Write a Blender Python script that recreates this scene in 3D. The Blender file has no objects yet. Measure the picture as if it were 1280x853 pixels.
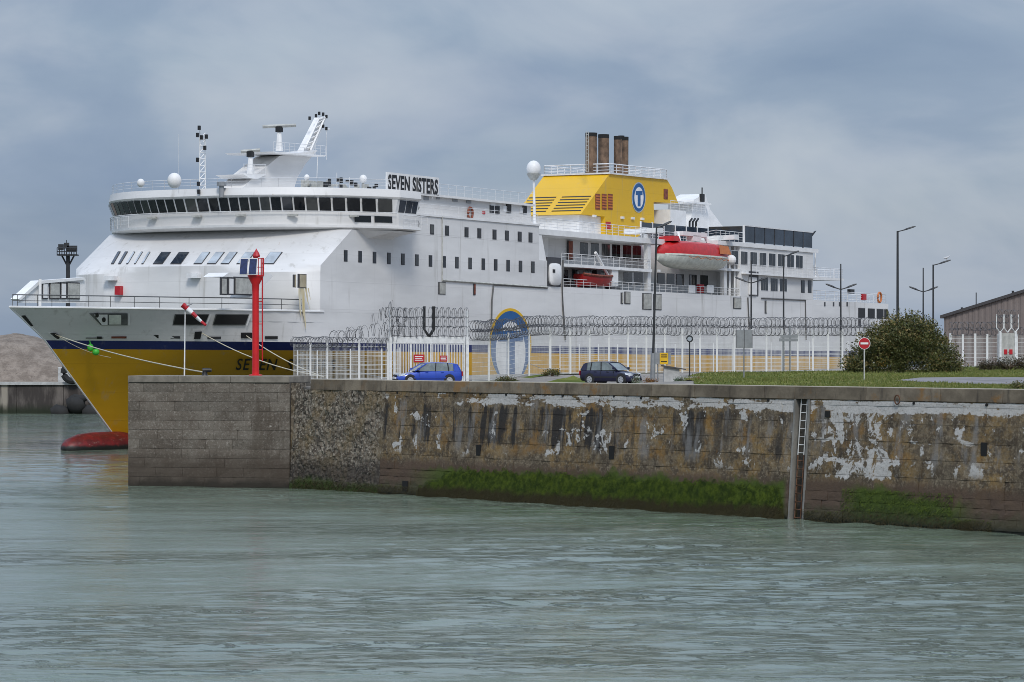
import bpy, bmesh, math, random
import numpy as np
from mathutils import Vector, Matrix, noise as mnoise
from mathutils.geometry import delaunay_2d_cdt
random.seed(7); rng = np.random.default_rng(7)
sc = bpy.context.scene; COL = sc.collection
R = math.radians

# ------------------------------------------------------------------ camera, sky, sun, exposure
F, EYE, HY = 3800.0, 8.6, 433.0             # focal length in photo pixels, eye height above the water, horizon row
cd = bpy.data.cameras.new('camera'); cam = bpy.data.objects.new('camera', cd); COL.objects.link(cam)
cam.location = (0, 0, EYE); cam.rotation_euler = (R(90), 0, 0)
cd.sensor_width = 36; cd.lens = F / 1280 * 36; cd.shift_y = (HY - 426.5) / 1280
cd.clip_start = 1; cd.clip_end = 60000; sc.camera = cam

SUN_EL, SUN_AZ = R(46), R(172)              # azimuth clockwise from +Y
world = bpy.data.worlds.new('World'); sc.world = world; world.use_nodes = True
wn = world.node_tree; wn.nodes.clear()
out = wn.nodes.new('ShaderNodeOutputWorld'); bg = wn.nodes.new('ShaderNodeBackground')
bg.inputs['Strength'].default_value = 0.1
sky = wn.nodes.new('ShaderNodeTexSky'); sky.sky_type = 'NISHITA'; sky.sun_disc = False
sky.sun_elevation = SUN_EL; sky.sun_rotation = SUN_AZ; sky.air_density = 1.2; sky.dust_density = 1.5
tc = wn.nodes.new('ShaderNodeTexCoord'); mp = wn.nodes.new('ShaderNodeMapping')
mp.inputs['Scale'].default_value = (1, 1, 2.3); mp.inputs['Location'].default_value = (0.31, 0.12, 0.4)
wn.links.new(tc.outputs['Generated'], mp.inputs['Vector'])
def wnoise(scale, detail, rough, dist=0.0):
    n = wn.nodes.new('ShaderNodeTexNoise'); n.inputs['Scale'].default_value = scale
    n.inputs['Detail'].default_value = detail; n.inputs['Roughness'].default_value = rough
    n.inputs['Distortion'].default_value = dist
    wn.links.new(mp.outputs['Vector'], n.inputs['Vector']); return n.outputs['Fac']
def wramp(fac, stops):
    r = wn.nodes.new('ShaderNodeValToRGB'); wn.links.new(fac, r.inputs['Fac'])
    cr = r.color_ramp
    while len(cr.elements) < len(stops): cr.elements.new(0.5)
    for e, (p, c) in zip(cr.elements, stops): e.position = p; e.color = (*c, 1)
    return r.outputs['Color']
CLOUD = wramp(wnoise(9.0, 6, 0.5, 0.4), [(0.30, (1.55, 2.15, 3.2)), (0.44, (2.0, 2.6, 3.6)), (0.55, (2.75, 3.25, 4.1)), (0.72, (3.6, 4.0, 4.65))])
cover = wramp(wnoise(5.0, 4, 0.55, 0.2), [(0.30, (0.80, 0.80, 0.80)), (0.6, (0.97, 0.97, 0.97))])
mx = wn.nodes.new('ShaderNodeMix'); mx.data_type = 'RGBA'
wn.links.new(cover, mx.inputs['Factor']); wn.links.new(sky.outputs['Color'], mx.inputs['A']); wn.links.new(CLOUD, mx.inputs['B'])
# an overcast dome is brighter overhead than at the horizon
sepz = wn.nodes.new('ShaderNodeSeparateXYZ'); wn.links.new(tc.outputs['Generated'], sepz.inputs[0])
mr = wn.nodes.new('ShaderNodeMapRange'); mr.inputs['From Min'].default_value = 0.12; mr.inputs['From Max'].default_value = 0.9
mr.inputs['To Min'].default_value = 1.0; mr.inputs['To Max'].default_value = 2.4
wn.links.new(sepz.outputs['Z'], mr.inputs['Value'])
mu = wn.nodes.new('ShaderNodeVectorMath'); mu.operation = 'SCALE'
wn.links.new(mx.outputs['Result'], mu.inputs[0]); wn.links.new(mr.outputs[0], mu.inputs['Scale'])
wn.links.new(mu.outputs[0], bg.inputs['Color']); wn.links.new(bg.outputs[0], out.inputs['Surface'])

sl = bpy.data.lights.new('sun', 'SUN'); sl.energy = 1.5; sl.angle = R(14); sl.color = (1.0, 0.96, 0.9)
sun = bpy.data.objects.new('sun', sl); COL.objects.link(sun); sun.location = (0, 0, 200)
sdir = Vector((math.sin(SUN_AZ) * math.cos(SUN_EL), math.cos(SUN_AZ) * math.cos(SUN_EL), math.sin(SUN_EL)))
sun.rotation_euler = sdir.to_track_quat('Z', 'Y').to_euler()
vs = sc.view_settings; vs.view_transform = 'Standard'; vs.look = 'None'; vs.gamma = 1; vs.exposure = 0.4; vs.use_curve_mapping = False
sc.render.engine = 'CYCLES'; sc.cycles.use_denoising = True; sc.cycles.filter_width = 0.9; sc.cycles.max_bounces = 6

# ------------------------------------------------------------------ node helper and materials
class G:
    def __init__(s, name):
        s.m = bpy.data.materials.new(name); s.m.use_nodes = True; s.t = s.m.node_tree
        s.b = s.t.nodes['Principled BSDF']
    def put(s, sock, v):
        if isinstance(v, bpy.types.NodeSocket): s.t.links.new(v, sock)
        elif isinstance(v, (tuple, list)) and len(v) == 3 and sock.type == 'RGBA': sock.default_value = (*v, 1)
        else: sock.default_value = v
    def n(s, typ, **kw):
        nd = s.t.nodes.new(typ)
        for k, v in kw.items(): setattr(nd, k, v)
        return nd
    def math(s, op, a, b=0.0, c=None):
        nd = s.n('ShaderNodeMath', operation=op); s.put(nd.inputs[0], a); s.put(nd.inputs[1], b)
        if c is not None: s.put(nd.inputs[2], c)
        return nd.outputs[0]
    def mul(s, a, b): return s.math('MULTIPLY', a, b)
    def add(s, a, b): return s.math('ADD', a, b)
    def ramp(s, v, lo, hi, a=0.0, b=1.0):
        nd = s.n('ShaderNodeMapRange', interpolation_type='SMOOTHSTEP'); s.put(nd.inputs['Value'], v)
        for k, x in (('From Min', lo), ('From Max', hi), ('To Min', a), ('To Max', b)): s.put(nd.inputs[k], x)
        return nd.outputs[0]
    def band(s, v, a, b, c, d): return s.mul(s.ramp(v, a, b), s.ramp(v, c, d, 1.0, 0.0))
    def mix(s, f, a, b, mode='MIX'):
        nd = s.n('ShaderNodeMix', data_type='RGBA', blend_type=mode)
        s.put(nd.inputs[0], f); s.put(nd.inputs[6], a); s.put(nd.inputs[7], b); return nd.outputs[2]
    def noise(s, vec, scale=1.0, detail=4, rough=0.55, dist=0.0):
        nd = s.n('ShaderNodeTexNoise'); s.put(nd.inputs['Vector'], vec)
        for k, x in (('Scale', scale), ('Detail', detail), ('Roughness', rough), ('Distortion', dist)): nd.inputs[k].default_value = x
        return nd.outputs['Fac']
    def vor(s, vec, scale, feature='F1'):
        nd = s.n('ShaderNodeTexVoronoi', feature=feature); s.put(nd.inputs['Vector'], vec); nd.inputs['Scale'].default_value = scale; return nd
    def comb(s, x, y, z):
        nd = s.n('ShaderNodeCombineXYZ'); s.put(nd.inputs[0], x); s.put(nd.inputs[1], y); s.put(nd.inputs[2], z); return nd.outputs[0]
    def sep(s, v):
        nd = s.n('ShaderNodeSeparateXYZ'); s.put(nd.inputs[0], v); return nd.outputs
    def obj(s): return s.n('ShaderNodeTexCoord').outputs['Object']
    def pos(s): return s.n('ShaderNodeNewGeometry').outputs['Position']
    def rand(s): return s.n('ShaderNodeObjectInfo').outputs['Random']
    def scale(s, v, k):
        nd = s.n('ShaderNodeMapping'); s.put(nd.inputs['Vector'], v); nd.inputs['Scale'].default_value = k; return nd.outputs[0]
    def dot(s, v, d):
        nd = s.n('ShaderNodeVectorMath', operation='DOT_PRODUCT'); s.put(nd.inputs[0], v); nd.inputs[1].default_value = d; return nd.outputs['Value']
    def bump(s, h, strength=0.3, dist=0.02):
        nd = s.n('ShaderNodeBump'); s.put(nd.inputs['Height'], h); nd.inputs['Strength'].default_value = strength
        nd.inputs['Distance'].default_value = dist; s.t.links.new(nd.outputs[0], s.b.inputs['Normal'])
    def done(s, col, rough=0.6, metal=0.0, spec=0.5):
        s.put(s.b.inputs['Base Color'], col); s.put(s.b.inputs['Roughness'], rough); s.put(s.b.inputs['Metallic'], metal)
        s.put(s.b.inputs['Specular IOR Level'], spec); return s.m

def mat(name, col, rough=0.6, metal=0.0, var=0.12, vs=2.0, bump=0.0, bs=30.0, spec=0.5, col2=None, rand=0.0):
    g = G(name); v = g.obj()
    a = tuple(c * (1 - var) for c in col); b = col2 or tuple(min(1, c * (1 + var)) for c in col)
    c = g.mix(g.ramp(g.noise(v, vs, 5, 0.6), 0.3, 0.7), a, b)
    if rand: c = g.mix(1.0, c, g.comb(*[g.ramp(g.rand(), 0, 1, 1 - rand, 1 + rand)] * 3), 'MULTIPLY')
    if bump: g.bump(g.noise(v, bs, 4), bump, 0.02)
    return g.done(c, rough, metal, spec)

def ship_paint(name, col, rust=0.25, grime=0.12):
    g = G(name); v = g.obj(); x, y, z = g.sep(v)
    low = g.noise(g.scale(v, (0.06, 0.06, 0.25)), 1.0, 5, 0.6)
    c = g.mix(g.ramp(low, 0.3, 0.7), tuple(k * (1 - grime) for k in col), col)
    st = g.noise(g.comb(g.mul(x, 1.1), g.mul(y, 1.1), g.mul(z, 0.10)), 1.0, 5, 0.6)       # run-off streaks
    c = g.mix(g.mul(g.ramp(st, 0.57, 0.75), grime * 2.2), c, (0.30, 0.28, 0.24))
    sp = g.noise(g.comb(g.mul(x, 0.7), g.mul(y, 0.7), g.mul(z, 0.25)), 1.0, 8, 0.75)
    c = g.mix(g.mul(g.ramp(sp, 0.655, 0.72), rust), c, (0.33, 0.19, 0.07))
    # plate seams and the slight dishing of the plating between frames
    fr = g.math('ABSOLUTE', g.math('SUBTRACT', g.math('FRACT', g.mul(z, 0.42)), 0.5))
    fx = g.math('ABSOLUTE', g.math('SUBTRACT', g.math('FRACT', g.mul(x, 0.16)), 0.5))
    seam = g.math('MAXIMUM', g.ramp(fr, 0.475, 0.495), g.ramp(fx, 0.492, 0.499))
    c = g.mix(g.mul(seam, 0.13), c, tuple(k * 0.55 for k in col))
    g.bump(g.add(g.noise(g.scale(v, (0.5, 0.5, 0.6)), 1.0, 3), g.mul(seam, 0.3)), 0.25, 0.04)
    return g.done(c, 0.42, 0, 0.45)

m_white = ship_paint('ship_white', (0.75, 0.74, 0.725), 0.6, 0.22)
m_white2 = mat('white_paint', (0.75, 0.745, 0.735), 0.5, var=0.07, vs=0.8)
m_grey_bow = ship_paint('bow_white', (0.60, 0.64, 0.59), 0.2, 0.14)
m_yellow = ship_paint('hull_yellow', (0.64, 0.34, 0.008), 0.1, 0.16)
m_funnel = ship_paint('funnel_yellow', (0.72, 0.43, 0.012), 0.12, 0.10)
m_blue = ship_paint('stripe_blue', (0.012, 0.022, 0.12), 0.05, 0.1)
m_logoblue = mat('logo_blue', (0.01, 0.09, 0.26), 0.45)
m_red = ship_paint('boot_red', (0.17, 0.010, 0.010), 0.3, 0.35)
g_ = G('bulb_red'); v_ = g_.obj(); z_ = g_.sep(v_)[2]; c_ = g_.mix(g_.ramp(g_.noise(v_, 1.2, 6, .7), .4, .65), (0.10, 0.008, 0.008), (0.20, 0.012, 0.012)); c_ = g_.mix(g_.ramp(g_.noise(g_.scale(v_, (1, 1, 3)), 2.0, 6, .75), .60, .66, 0, .8), c_, (0.35, 0.27, 0.22)); c_ = g_.mix(g_.ramp(g_.add(z_, g_.mul(g_.noise(v_, 2, 4), .35)), .35, .62, 1, 0), c_, (0.014, 0.014, 0.012)); g_.bump(g_.noise(v_, 6, 4), .3, .02); m_bulb = g_.done(c_, .5)
g = G('dark_glass'); c = g.mix(g.ramp(g.rand(), .6, 1.0, 0, .8), (0.008, 0.010, 0.013), (0.075, 0.078, 0.075)); c = g.mix(g.ramp(g.noise(g.obj(), .9, 3), .5, .7, 0, .6), c, (0.03, 0.033, 0.036)); m_glass = g.done(c, .05, 0, .6)
m_pglass = mat('tinted_glass', (0.025, 0.035, 0.05), 0.08, spec=0.6, var=0.4, vs=0.5)
m_paleglass = mat('pale_glass', (0.42, 0.47, 0.52), 0.15, spec=0.6, var=0.25, vs=0.6)
m_frame = mat('dark_frame', (0.05, 0.05, 0.055), 0.5)
m_rail = mat('rail_white', (0.66, 0.66, 0.66), 0.5)
m_rail_dark = mat('rail_dark', (0.10, 0.10, 0.10), 0.5)
m_deck = mat('deck_grey', (0.16, 0.19, 0.18), 0.8)
m_soot = mat('sooty_steel', (0.15, 0.095, 0.06), 0.65, 0.2, var=0.5, vs=1.2)
m_soot_dark = mat('pipe_mouth', (0.012, 0.012, 0.012), 0.9)
m_black = mat('black_paint', (0.012, 0.012, 0.013), 0.5)
m_recess = mat('recess_shade', (0.11, 0.115, 0.11), 0.8, var=0.35, vs=0.8)  # dark tone stands for the shade inside the mooring openings
m_louvre = mat('louvre_grey', (0.40, 0.40, 0.37), 0.6, var=0.2)
m_rustbrown = mat('rusty_brown', (0.20, 0.055, 0.03), 0.7, var=0.35, vs=3)
m_lifered = mat('lifeboat_red', (0.46, 0.012, 0.012), 0.4, var=0.15)
m_rescue = mat('rescue_red', (0.30, 0.012, 0.012), 0.45)
m_orange = mat('orange_panel', (0.48, 0.14, 0.03), 0.5)
m_boatwhite = mat('boat_white', (0.62, 0.64, 0.57), 0.4, var=0.15)
m_post = mat('fence_white', (0.68, 0.69, 0.68), 0.55, var=0.12, vs=4)
m_wire = mat('fence_wire', (0.52, 0.53, 0.51), 0.5, 0.0)
m_razor = mat('razor_wire', (0.10, 0.10, 0.105), 0.5, 0.5)
m_lamp = mat('lamp_dark', (0.035, 0.037, 0.04), 0.5, 0.3)
m_lampgrey = mat('galvanised', (0.28, 0.29, 0.30), 0.5, 0.4)
m_sign_red = mat('sign_red', (0.42, 0.012, 0.02), 0.4)
m_sign_white = mat('sign_white', (0.75, 0.75, 0.75), 0.4)
m_sign_yellow = mat('sign_yellow', (0.70, 0.42, 0.015), 0.45)
m_beacon = mat('beacon_red', (0.55, 0.012, 0.015), 0.4, var=0.12, vs=1.2)
m_solar = mat('solar_cell', (0.012, 0.025, 0.09), 0.12, var=0.3, vs=6)
m_rope = mat('rope', (0.52, 0.47, 0.36), 0.9, var=0.2, vs=8)
m_buoy = mat('green_float', (0.05, 0.42, 0.04), 0.45)
m_tyre = mat('tyre', (0.018, 0.018, 0.018), 0.85)
m_rim = mat('wheel_rim', (0.52, 0.53, 0.55), 0.35, 0.5)
m_carblue = mat('car_blue', (0.016, 0.06, 0.40), 0.22, 0.15, var=0.05); m_carblue.node_tree.nodes['Principled BSDF'].inputs['Coat Weight'].default_value = 0.7
m_carnavy = mat('car_navy', (0.010, 0.010, 0.038), 0.3, 0.0, var=0.05); m_carnavy.node_tree.nodes['Principled BSDF'].inputs['Coat Weight'].default_value = 0.25
m_carglass = mat('car_glass', (0.16, 0.19, 0.19), 0.05, spec=0.8, var=0.3)  # pale base colour stands in for reflected sky and the view through
m_headlight = mat('headlight', (0.62, 0.65, 0.68), 0.12, 0.3)
m_taillight = mat('taillight', (0.35, 0.01, 0.01), 0.2)
m_plastic = mat('black_plastic', (0.02, 0.02, 0.022), 0.6)
m_shed = mat('shed_cladding', (0.20, 0.165, 0.15), 0.7, var=0.10, vs=0.3)
m_shedtrim = mat('shed_trim', (0.06, 0.055, 0.055), 0.6)
m_asphalt = mat('asphalt', (0.20, 0.19, 0.19), 0.95, var=0.22, vs=0.8, bump=0.4, bs=25)
m_hut = mat('hut_concrete', (0.42, 0.42, 0.41), 0.85, var=0.18, vs=2)
m_weepdark = mat('hole_dark', (0.008, 0.008, 0.008), 0.95)
m_rust = mat('ladder_rust', (0.10, 0.045, 0.022), 0.85, var=0.5, vs=3)
m_galv = mat('ladder_galvanised', (0.50, 0.50, 0.48), 0.6, 0.2, var=0.25, vs=3)
m_gull = mat('gull_grey', (0.55, 0.55, 0.56), 0.7)

# ------------------------------------------------------------------ mesh helper
class MB:
    def __init__(s): s.v = []; s.f = []
    def add(s, vs, fs):
        o = len(s.v); s.v += [tuple(p) for p in vs]; s.f += [tuple(i + o for i in q) for q in fs]; return s
    def box(s, a, b):
        x0, y0, z0 = (min(a[i], b[i]) for i in range(3)); x1, y1, z1 = (max(a[i], b[i]) for i in range(3))
        return s.add([(x0,y0,z0),(x1,y0,z0),(x1,y1,z0),(x0,y1,z0),(x0,y0,z1),(x1,y0,z1),(x1,y1,z1),(x0,y1,z1)],
                     [(0,3,2,1),(4,5,6,7),(0,1,5,4),(1,2,6,5),(2,3,7,6),(3,0,4,7)])
    def cbox(s, c, d): return s.box([c[i]-d[i]/2 for i in range(3)], [c[i]+d[i]/2 for i in range(3)])
    def bar(s, p, q, r, n=4, r2=None):
        p = Vector(p); q = Vector(q); r2 = r if r2 is None else r2
        ax = (q - p)
        if ax.length < 1e-6: return s
        ax.normalize(); a = ax.orthogonal().normalized(); b = ax.cross(a); vs = []
        for c, rr in ((p, r), (q, r2)):
            for i in range(n):
                t = 2 * math.pi * (i + .5) / n; vs.append(c + a * math.cos(t) * rr + b * math.sin(t) * rr)
        return s.add(vs, [(i, (i+1) % n, n + (i+1) % n, n + i) for i in range(n)] + [tuple(range(n))[::-1], tuple(range(n, 2*n))])
    def tube(s, pts, r, n=4):
        pts = [Vector(p) for p in pts]; vs = []; fs = []
        ref = Vector((0, 0, 1))
        for i, p in enumerate(pts):
            t = (pts[min(i+1, len(pts)-1)] - pts[max(i-1, 0)]).normalized()
            a = t.cross(ref)
            if a.length < 1e-3: a = t.cross(Vector((1, 0, 0)))
            a.normalize(); b = t.cross(a)
            rr = r[i] if isinstance(r, (list, tuple)) else r
            for k in range(n):
                w = 2 * math.pi * k / n; vs.append(p + a * math.cos(w) * rr + b * math.sin(w) * rr)
        for i in range(len(pts) - 1):
            for k in range(n): fs.append((i*n+k, i*n+(k+1) % n, (i+1)*n+(k+1) % n, (i+1)*n+k))
        fs += [tuple(range(n))[::-1], tuple(range((len(pts)-1)*n, len(pts)*n))]
        return s.add(vs, fs)
    def lathe(s, prof, c=(0, 0, 0), n=14):
        vs = []; fs = []
        for (r, z) in prof:
            for k in range(n):
                a = 2 * math.pi * k / n; vs.append((c[0] + r * math.cos(a), c[1] + r * math.sin(a), c[2] + z))
        for i in range(len(prof) - 1):
            for k in range(n): fs.append((i*n+k, i*n+(k+1) % n, (i+1)*n+(k+1) % n, (i+1)*n+k))
        fs += [tuple(range(n))[::-1], tuple(range((len(prof)-1)*n, len(prof)*n))]
        return s.add(vs, fs)
    def ball(s, c, r, n=14, m=8, sz=1.0):
        return s.lathe([(max(1e-3, r * math.sin(math.pi * i / m)), -r * sz * math.cos(math.pi * i / m)) for i in range(m + 1)], c, n)
    def prism(s, poly, d):                    # polygon of 3D points pushed along vector d
        n = len(poly); d = Vector(d); vs = [Vector(p) for p in poly] + [Vector(p) + d for p in poly]
        return s.add(vs, [tuple(range(n))[::-1], tuple(range(n, 2*n))] + [(i, (i+1) % n, n + (i+1) % n, n + i) for i in range(n)])
    def loft(s, rings, closed=True, caps=True):
        n = len(rings[0]); vs = [p for r in rings for p in r]; fs = []
        for i in range(len(rings) - 1):
            for k in range(n if closed else n - 1): fs.append((i*n+k, i*n+(k+1) % n, (i+1)*n+(k+1) % n, (i+1)*n+k))
        if caps: fs += [tuple(range(n))[::-1], tuple(range((len(rings)-1)*n, len(rings)*n))]
        return s.add(vs, fs)
    def mesh(s, name, m, smooth=False, bevel=0.0):
        me = bpy.data.meshes.new(name); me.from_pydata(s.v, [], s.f)
        bm = bmesh.new(); bm.from_mesh(me)
        if bevel: bmesh.ops.bevel(bm, geom=bm.edges[:] , offset=bevel, segments=1, affect='EDGES', profile=0.5)
        bmesh.ops.recalc_face_normals(bm, faces=bm.faces[:]); bm.to_mesh(me); bm.free()
        if smooth:
            me.polygons.foreach_set('use_smooth', [True] * len(me.polygons)); me.update()
            if smooth != 'all': me.set_sharp_from_angle(angle=R(38))
        me.materials.append(m); return me
    def build(s, name, m, parent=None, smooth=False, bevel=0.0):
        o = bpy.data.objects.new(name, s.mesh(name, m, smooth, bevel)); COL.objects.link(o); o.parent = parent; return o

def tag(o, label=None, cat=None, group=None, kind=None):
    for k, v in (('label', label), ('category', cat), ('group', group), ('kind', kind)):
        if v: o[k] = v
    return o
def thing(name, label, cat, loc=(0, 0, 0), rz=0.0, group=None, mw=None):
    o = bpy.data.objects.new(name, None); COL.objects.link(o); o.location = loc; o.rotation_euler = (0, 0, rz)
    if mw is not None: o.matrix_world = mw
    o.empty_display_size = 0.3
    return tag(o, label, cat, group)
def inst(me, name, parent, loc=(0, 0, 0), rot=(0, 0, 0), scl=(1, 1, 1)):
    o = bpy.data.objects.new(name, me); COL.objects.link(o); o.parent = parent; o.location = loc; o.rotation_euler = rot; o.scale = scl; return o
def text_mesh(txt, size, shear=0.0, bold=0.0, depth=0.01, spacing=1.0):   # list of verts/faces of lettering in the xy plane
    cu = bpy.data.curves.new('txt', 'FONT'); cu.body = txt; cu.size = size; cu.shear = shear; cu.offset = bold; cu.extrude = depth; cu.space_character = spacing
    cu.resolution_u = 3
    o = bpy.data.objects.new('txt', cu); COL.objects.link(o)
    me = bpy.data.meshes.new_from_object(o.evaluated_get(bpy.context.evaluated_depsgraph_get()))
    vs = [tuple(v.co) for v in me.vertices]; fs = [tuple(p.vertices) for p in me.polygons]
    bpy.data.objects.remove(o); bpy.data.curves.remove(cu); bpy.data.meshes.remove(me); return vs, fs

def at(px, py, Y): return Vector(((px - 640) / F * Y, Y, EYE - (py - HY) / F * Y))
def wx(px, Y): return (px - 640) / F * Y

# ------------------------------------------------------------------ quay wall frame: x along the wall, y behind it
W0 = Vector((wx(365, 184.6), 184.6, 0)); W1 = Vector((wx(1280, 139.1), 139.1, 0))
U = (W1 - W0).normalized(); VN = Vector((-U.y, U.x, 0)); WZ = math.atan2(U.y, U.x)
WLEN = 82.0; CAPZ, CAPH, BAT = 6.62, 0.64, 0.60
def wallp(px):                                # distance along the wall for a photo column
    k = (px - 640) / F; return (k * W0.y - W0.x) / (U.x - k * U.y)
def wallpt(p, q, z): return W0 + U * p + VN * q + Vector((0, 0, z))
def wallz(px, py):                            # height on the battered face
    p = wallp(px); Y = wallpt(p, 0, 0).y; return EYE - (py - HY) / F * Y

# ------------------------------------------------------------------ water
def make_water():
    xs = np.concatenate([[-9000, -3000, -1000, -400, -200, -120, -80, -60], np.arange(-48, 48.01, 0.27), [60, 80, 120, 200, 400, 1000, 3000, 9000]])
    ys = [60.0]
    while ys[-1] < 290: ys.append(ys[-1] + 0.16 * (ys[-1] / 70) ** 0.9)
    ys = np.concatenate([[-600, -200, -50, 0, 30, 45, 55], ys, [300, 320, 350, 400, 500, 700, 1000, 2000, 5000, 15000, 40000]])
    X, Y = np.meshgrid(xs, ys); Z = np.zeros_like(X)
    def lowf(s, k):
        q = np.zeros_like(X); r = np.random.default_rng(k)
        for _ in range(7):
            a = r.uniform(0, 2*np.pi); q += np.sin((X*np.cos(a)*0.6 + Y*np.sin(a)*0.5) * 2*np.pi/s/r.uniform(.6, 1.5) + r.uniform(0, 7))
        return q / 3
    amp = 0.30 + 0.70 / (1 + np.exp(-2.6 * lowf(34, 3)))
    amp *= np.clip(0.55 + (X + 22) / 50, 0.5, 1.15)
    r = np.random.default_rng(11)
    for i in range(70):
        lam = 0.75 * (9.0 / 0.75) ** (r.uniform() ** 1.3); th = R(90) + r.normal(0.12, 0.42); k = 2 * np.pi / lam
        a = 0.0026 * lam ** 0.80 * r.uniform(.5, 1.3)
        ph = k * (X * np.cos(th) + Y * np.sin(th)) + r.uniform(0, 7) + 0.5 * np.sin(X / 7.3 + i) + 0.5 * np.sin(Y / 11.1 + 2 * i)
        Z += a * (np.sin(ph) + 0.25 * np.sin(2 * ph + 0.7))
    win = np.clip((48 - np.abs(X)) / 6, 0, 1) * np.clip((Y - 60) / 3, 0, 1) * np.clip((292 - Y) / 12, 0, 1)
    Z *= amp * win
    nx, ny = len(xs), len(ys)
    me = bpy.data.meshes.new('water'); me.vertices.add(nx * ny)
    me.vertices.foreach_set('co', np.stack([X, Y, Z], -1).ravel())
    idx = np.arange(nx * ny).reshape(ny, nx)
    q = np.stack([idx[:-1, :-1], idx[:-1, 1:], idx[1:, 1:], idx[1:, :-1]], -1).reshape(-1, 4)
    me.loops.add(q.size); me.loops.foreach_set('vertex_index', q.ravel()); me.polygons.add(len(q))
    me.polygons.foreach_set('loop_start', np.arange(len(q)) * 4); me.polygons.foreach_set('use_smooth', np.ones(len(q), bool))
    me.update(); me.validate()
    g = G('harbour_water'); p = g.pos()
    c = g.mix(g.ramp(g.noise(g.scale(p, (0.03, 0.02, 1)), 1.0, 4), 0.35, 0.65), (0.125, 0.163, 0.116), (0.150, 0.188, 0.142))
    lee = g.ramp(g.math('SUBTRACT', g.dot(p, tuple(VN)), W0.dot(VN)), -16.0, -3.0, 1.0, 0.22)      # sheltered strip under the wall
    pat = g.mul(g.ramp(g.noise(g.scale(p, (0.030, 0.075, 1)), 1.0, 3, 0.6), 0.43, 0.59, 0.06, 1.0), lee)
    nA = g.noise(g.scale(p, (0.16, 0.62, 1)), 1.0, 5, 0.62, 0.9); nB = g.noise(g.scale(p, (0.30, 1.05, 1)), 1.0, 5, 0.66, 0.7)
    rA = g.ramp(g.math('ABSOLUTE', g.math('SUBTRACT', nA, 0.5)), 0.0, 0.032, 1.0, 0.0); rB = g.ramp(g.math('ABSOLUTE', g.math('SUBTRACT', nB, 0.45)), 0.0, 0.028, 1.0, 0.0)
    fine = g.noise(g.scale(p, (1.3, 3.6, 1)), 1.0, 4, 0.65)
    hh_ = g.mul(g.math('MAXIMUM', rA, g.mul(rB, 0.7)), pat)
    g.bump(g.add(hh_, g.mul(g.mul(fine, lee), 0.06)), 1.0, 0.34)
    g.b.inputs['IOR'].default_value = 1.45
    me.materials.append(g.done(c, g.add(g.mul(lee, 0.15), 0.02), 0, 0.5))
    o = bpy.data.objects.new('water', me); COL.objects.link(o); tag(o, 'grey green rippled harbour water', None, None, 'structure')
make_water()

# ground height from the photo's sight lines
CTRL = []
for px, Y, z in [(400, 195, 6.1), (535, 203, 6.06), (620, 190, 6.1), (611, 206, 6.22), (690, 216, 6.62), (810, 220, 6.66), (900, 224, 6.66), (1050, 234, 6.66),
                 (1200, 242, 7.0), (1300, 246, 7.0), (760, 200, 6.06), (700, 188, 6.1), (850, 195, 6.35), (900, 175, 6.62), (1000, 175, 6.68), (1150, 180, 6.72), (1280, 170, 6.72),
                 (1050, 203, 6.82), (1200, 205, 6.86), (900, 330, 5.5), (760, 300, 5.6), (1000, 345, 5.4), (1100, 330, 5.6), (1250, 300, 6.6), (1300, 420, 6.2), (300, 230, 5.7), (200, 200, 5.9), (450, 240, 5.7), (560, 255, 5.8), (650, 260, 5.8), (900, 270, 6.1), (1020, 275, 6.1)]:
    CTRL.append((wx(px, Y), Y, z))
for px, z in [(330, 6.1), (450, 6.1), (560, 6.1), (660, 6.1), (760, 6.12), (830, 6.3), (880, 6.5), (960, 6.54), (1060, 6.55), (1170, 6.55), (1280, 6.55)]:
    q = wallpt(wallp(px), 1.2, 0); CTRL.append((q.x, q.y, z))
CA = np.array(CTRL)
def gz(X, Y):
    d = ((CA[:, 0] - X) ** 2 + (CA[:, 1] - Y) ** 2 + 4.0); w = d ** -1.7
    return float((w * CA[:, 2]).sum() / w.sum())
def gp(px, Y, dz=0.0): X = wx(px, Y); return Vector((X, Y, gz(X, Y) + dz))

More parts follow.
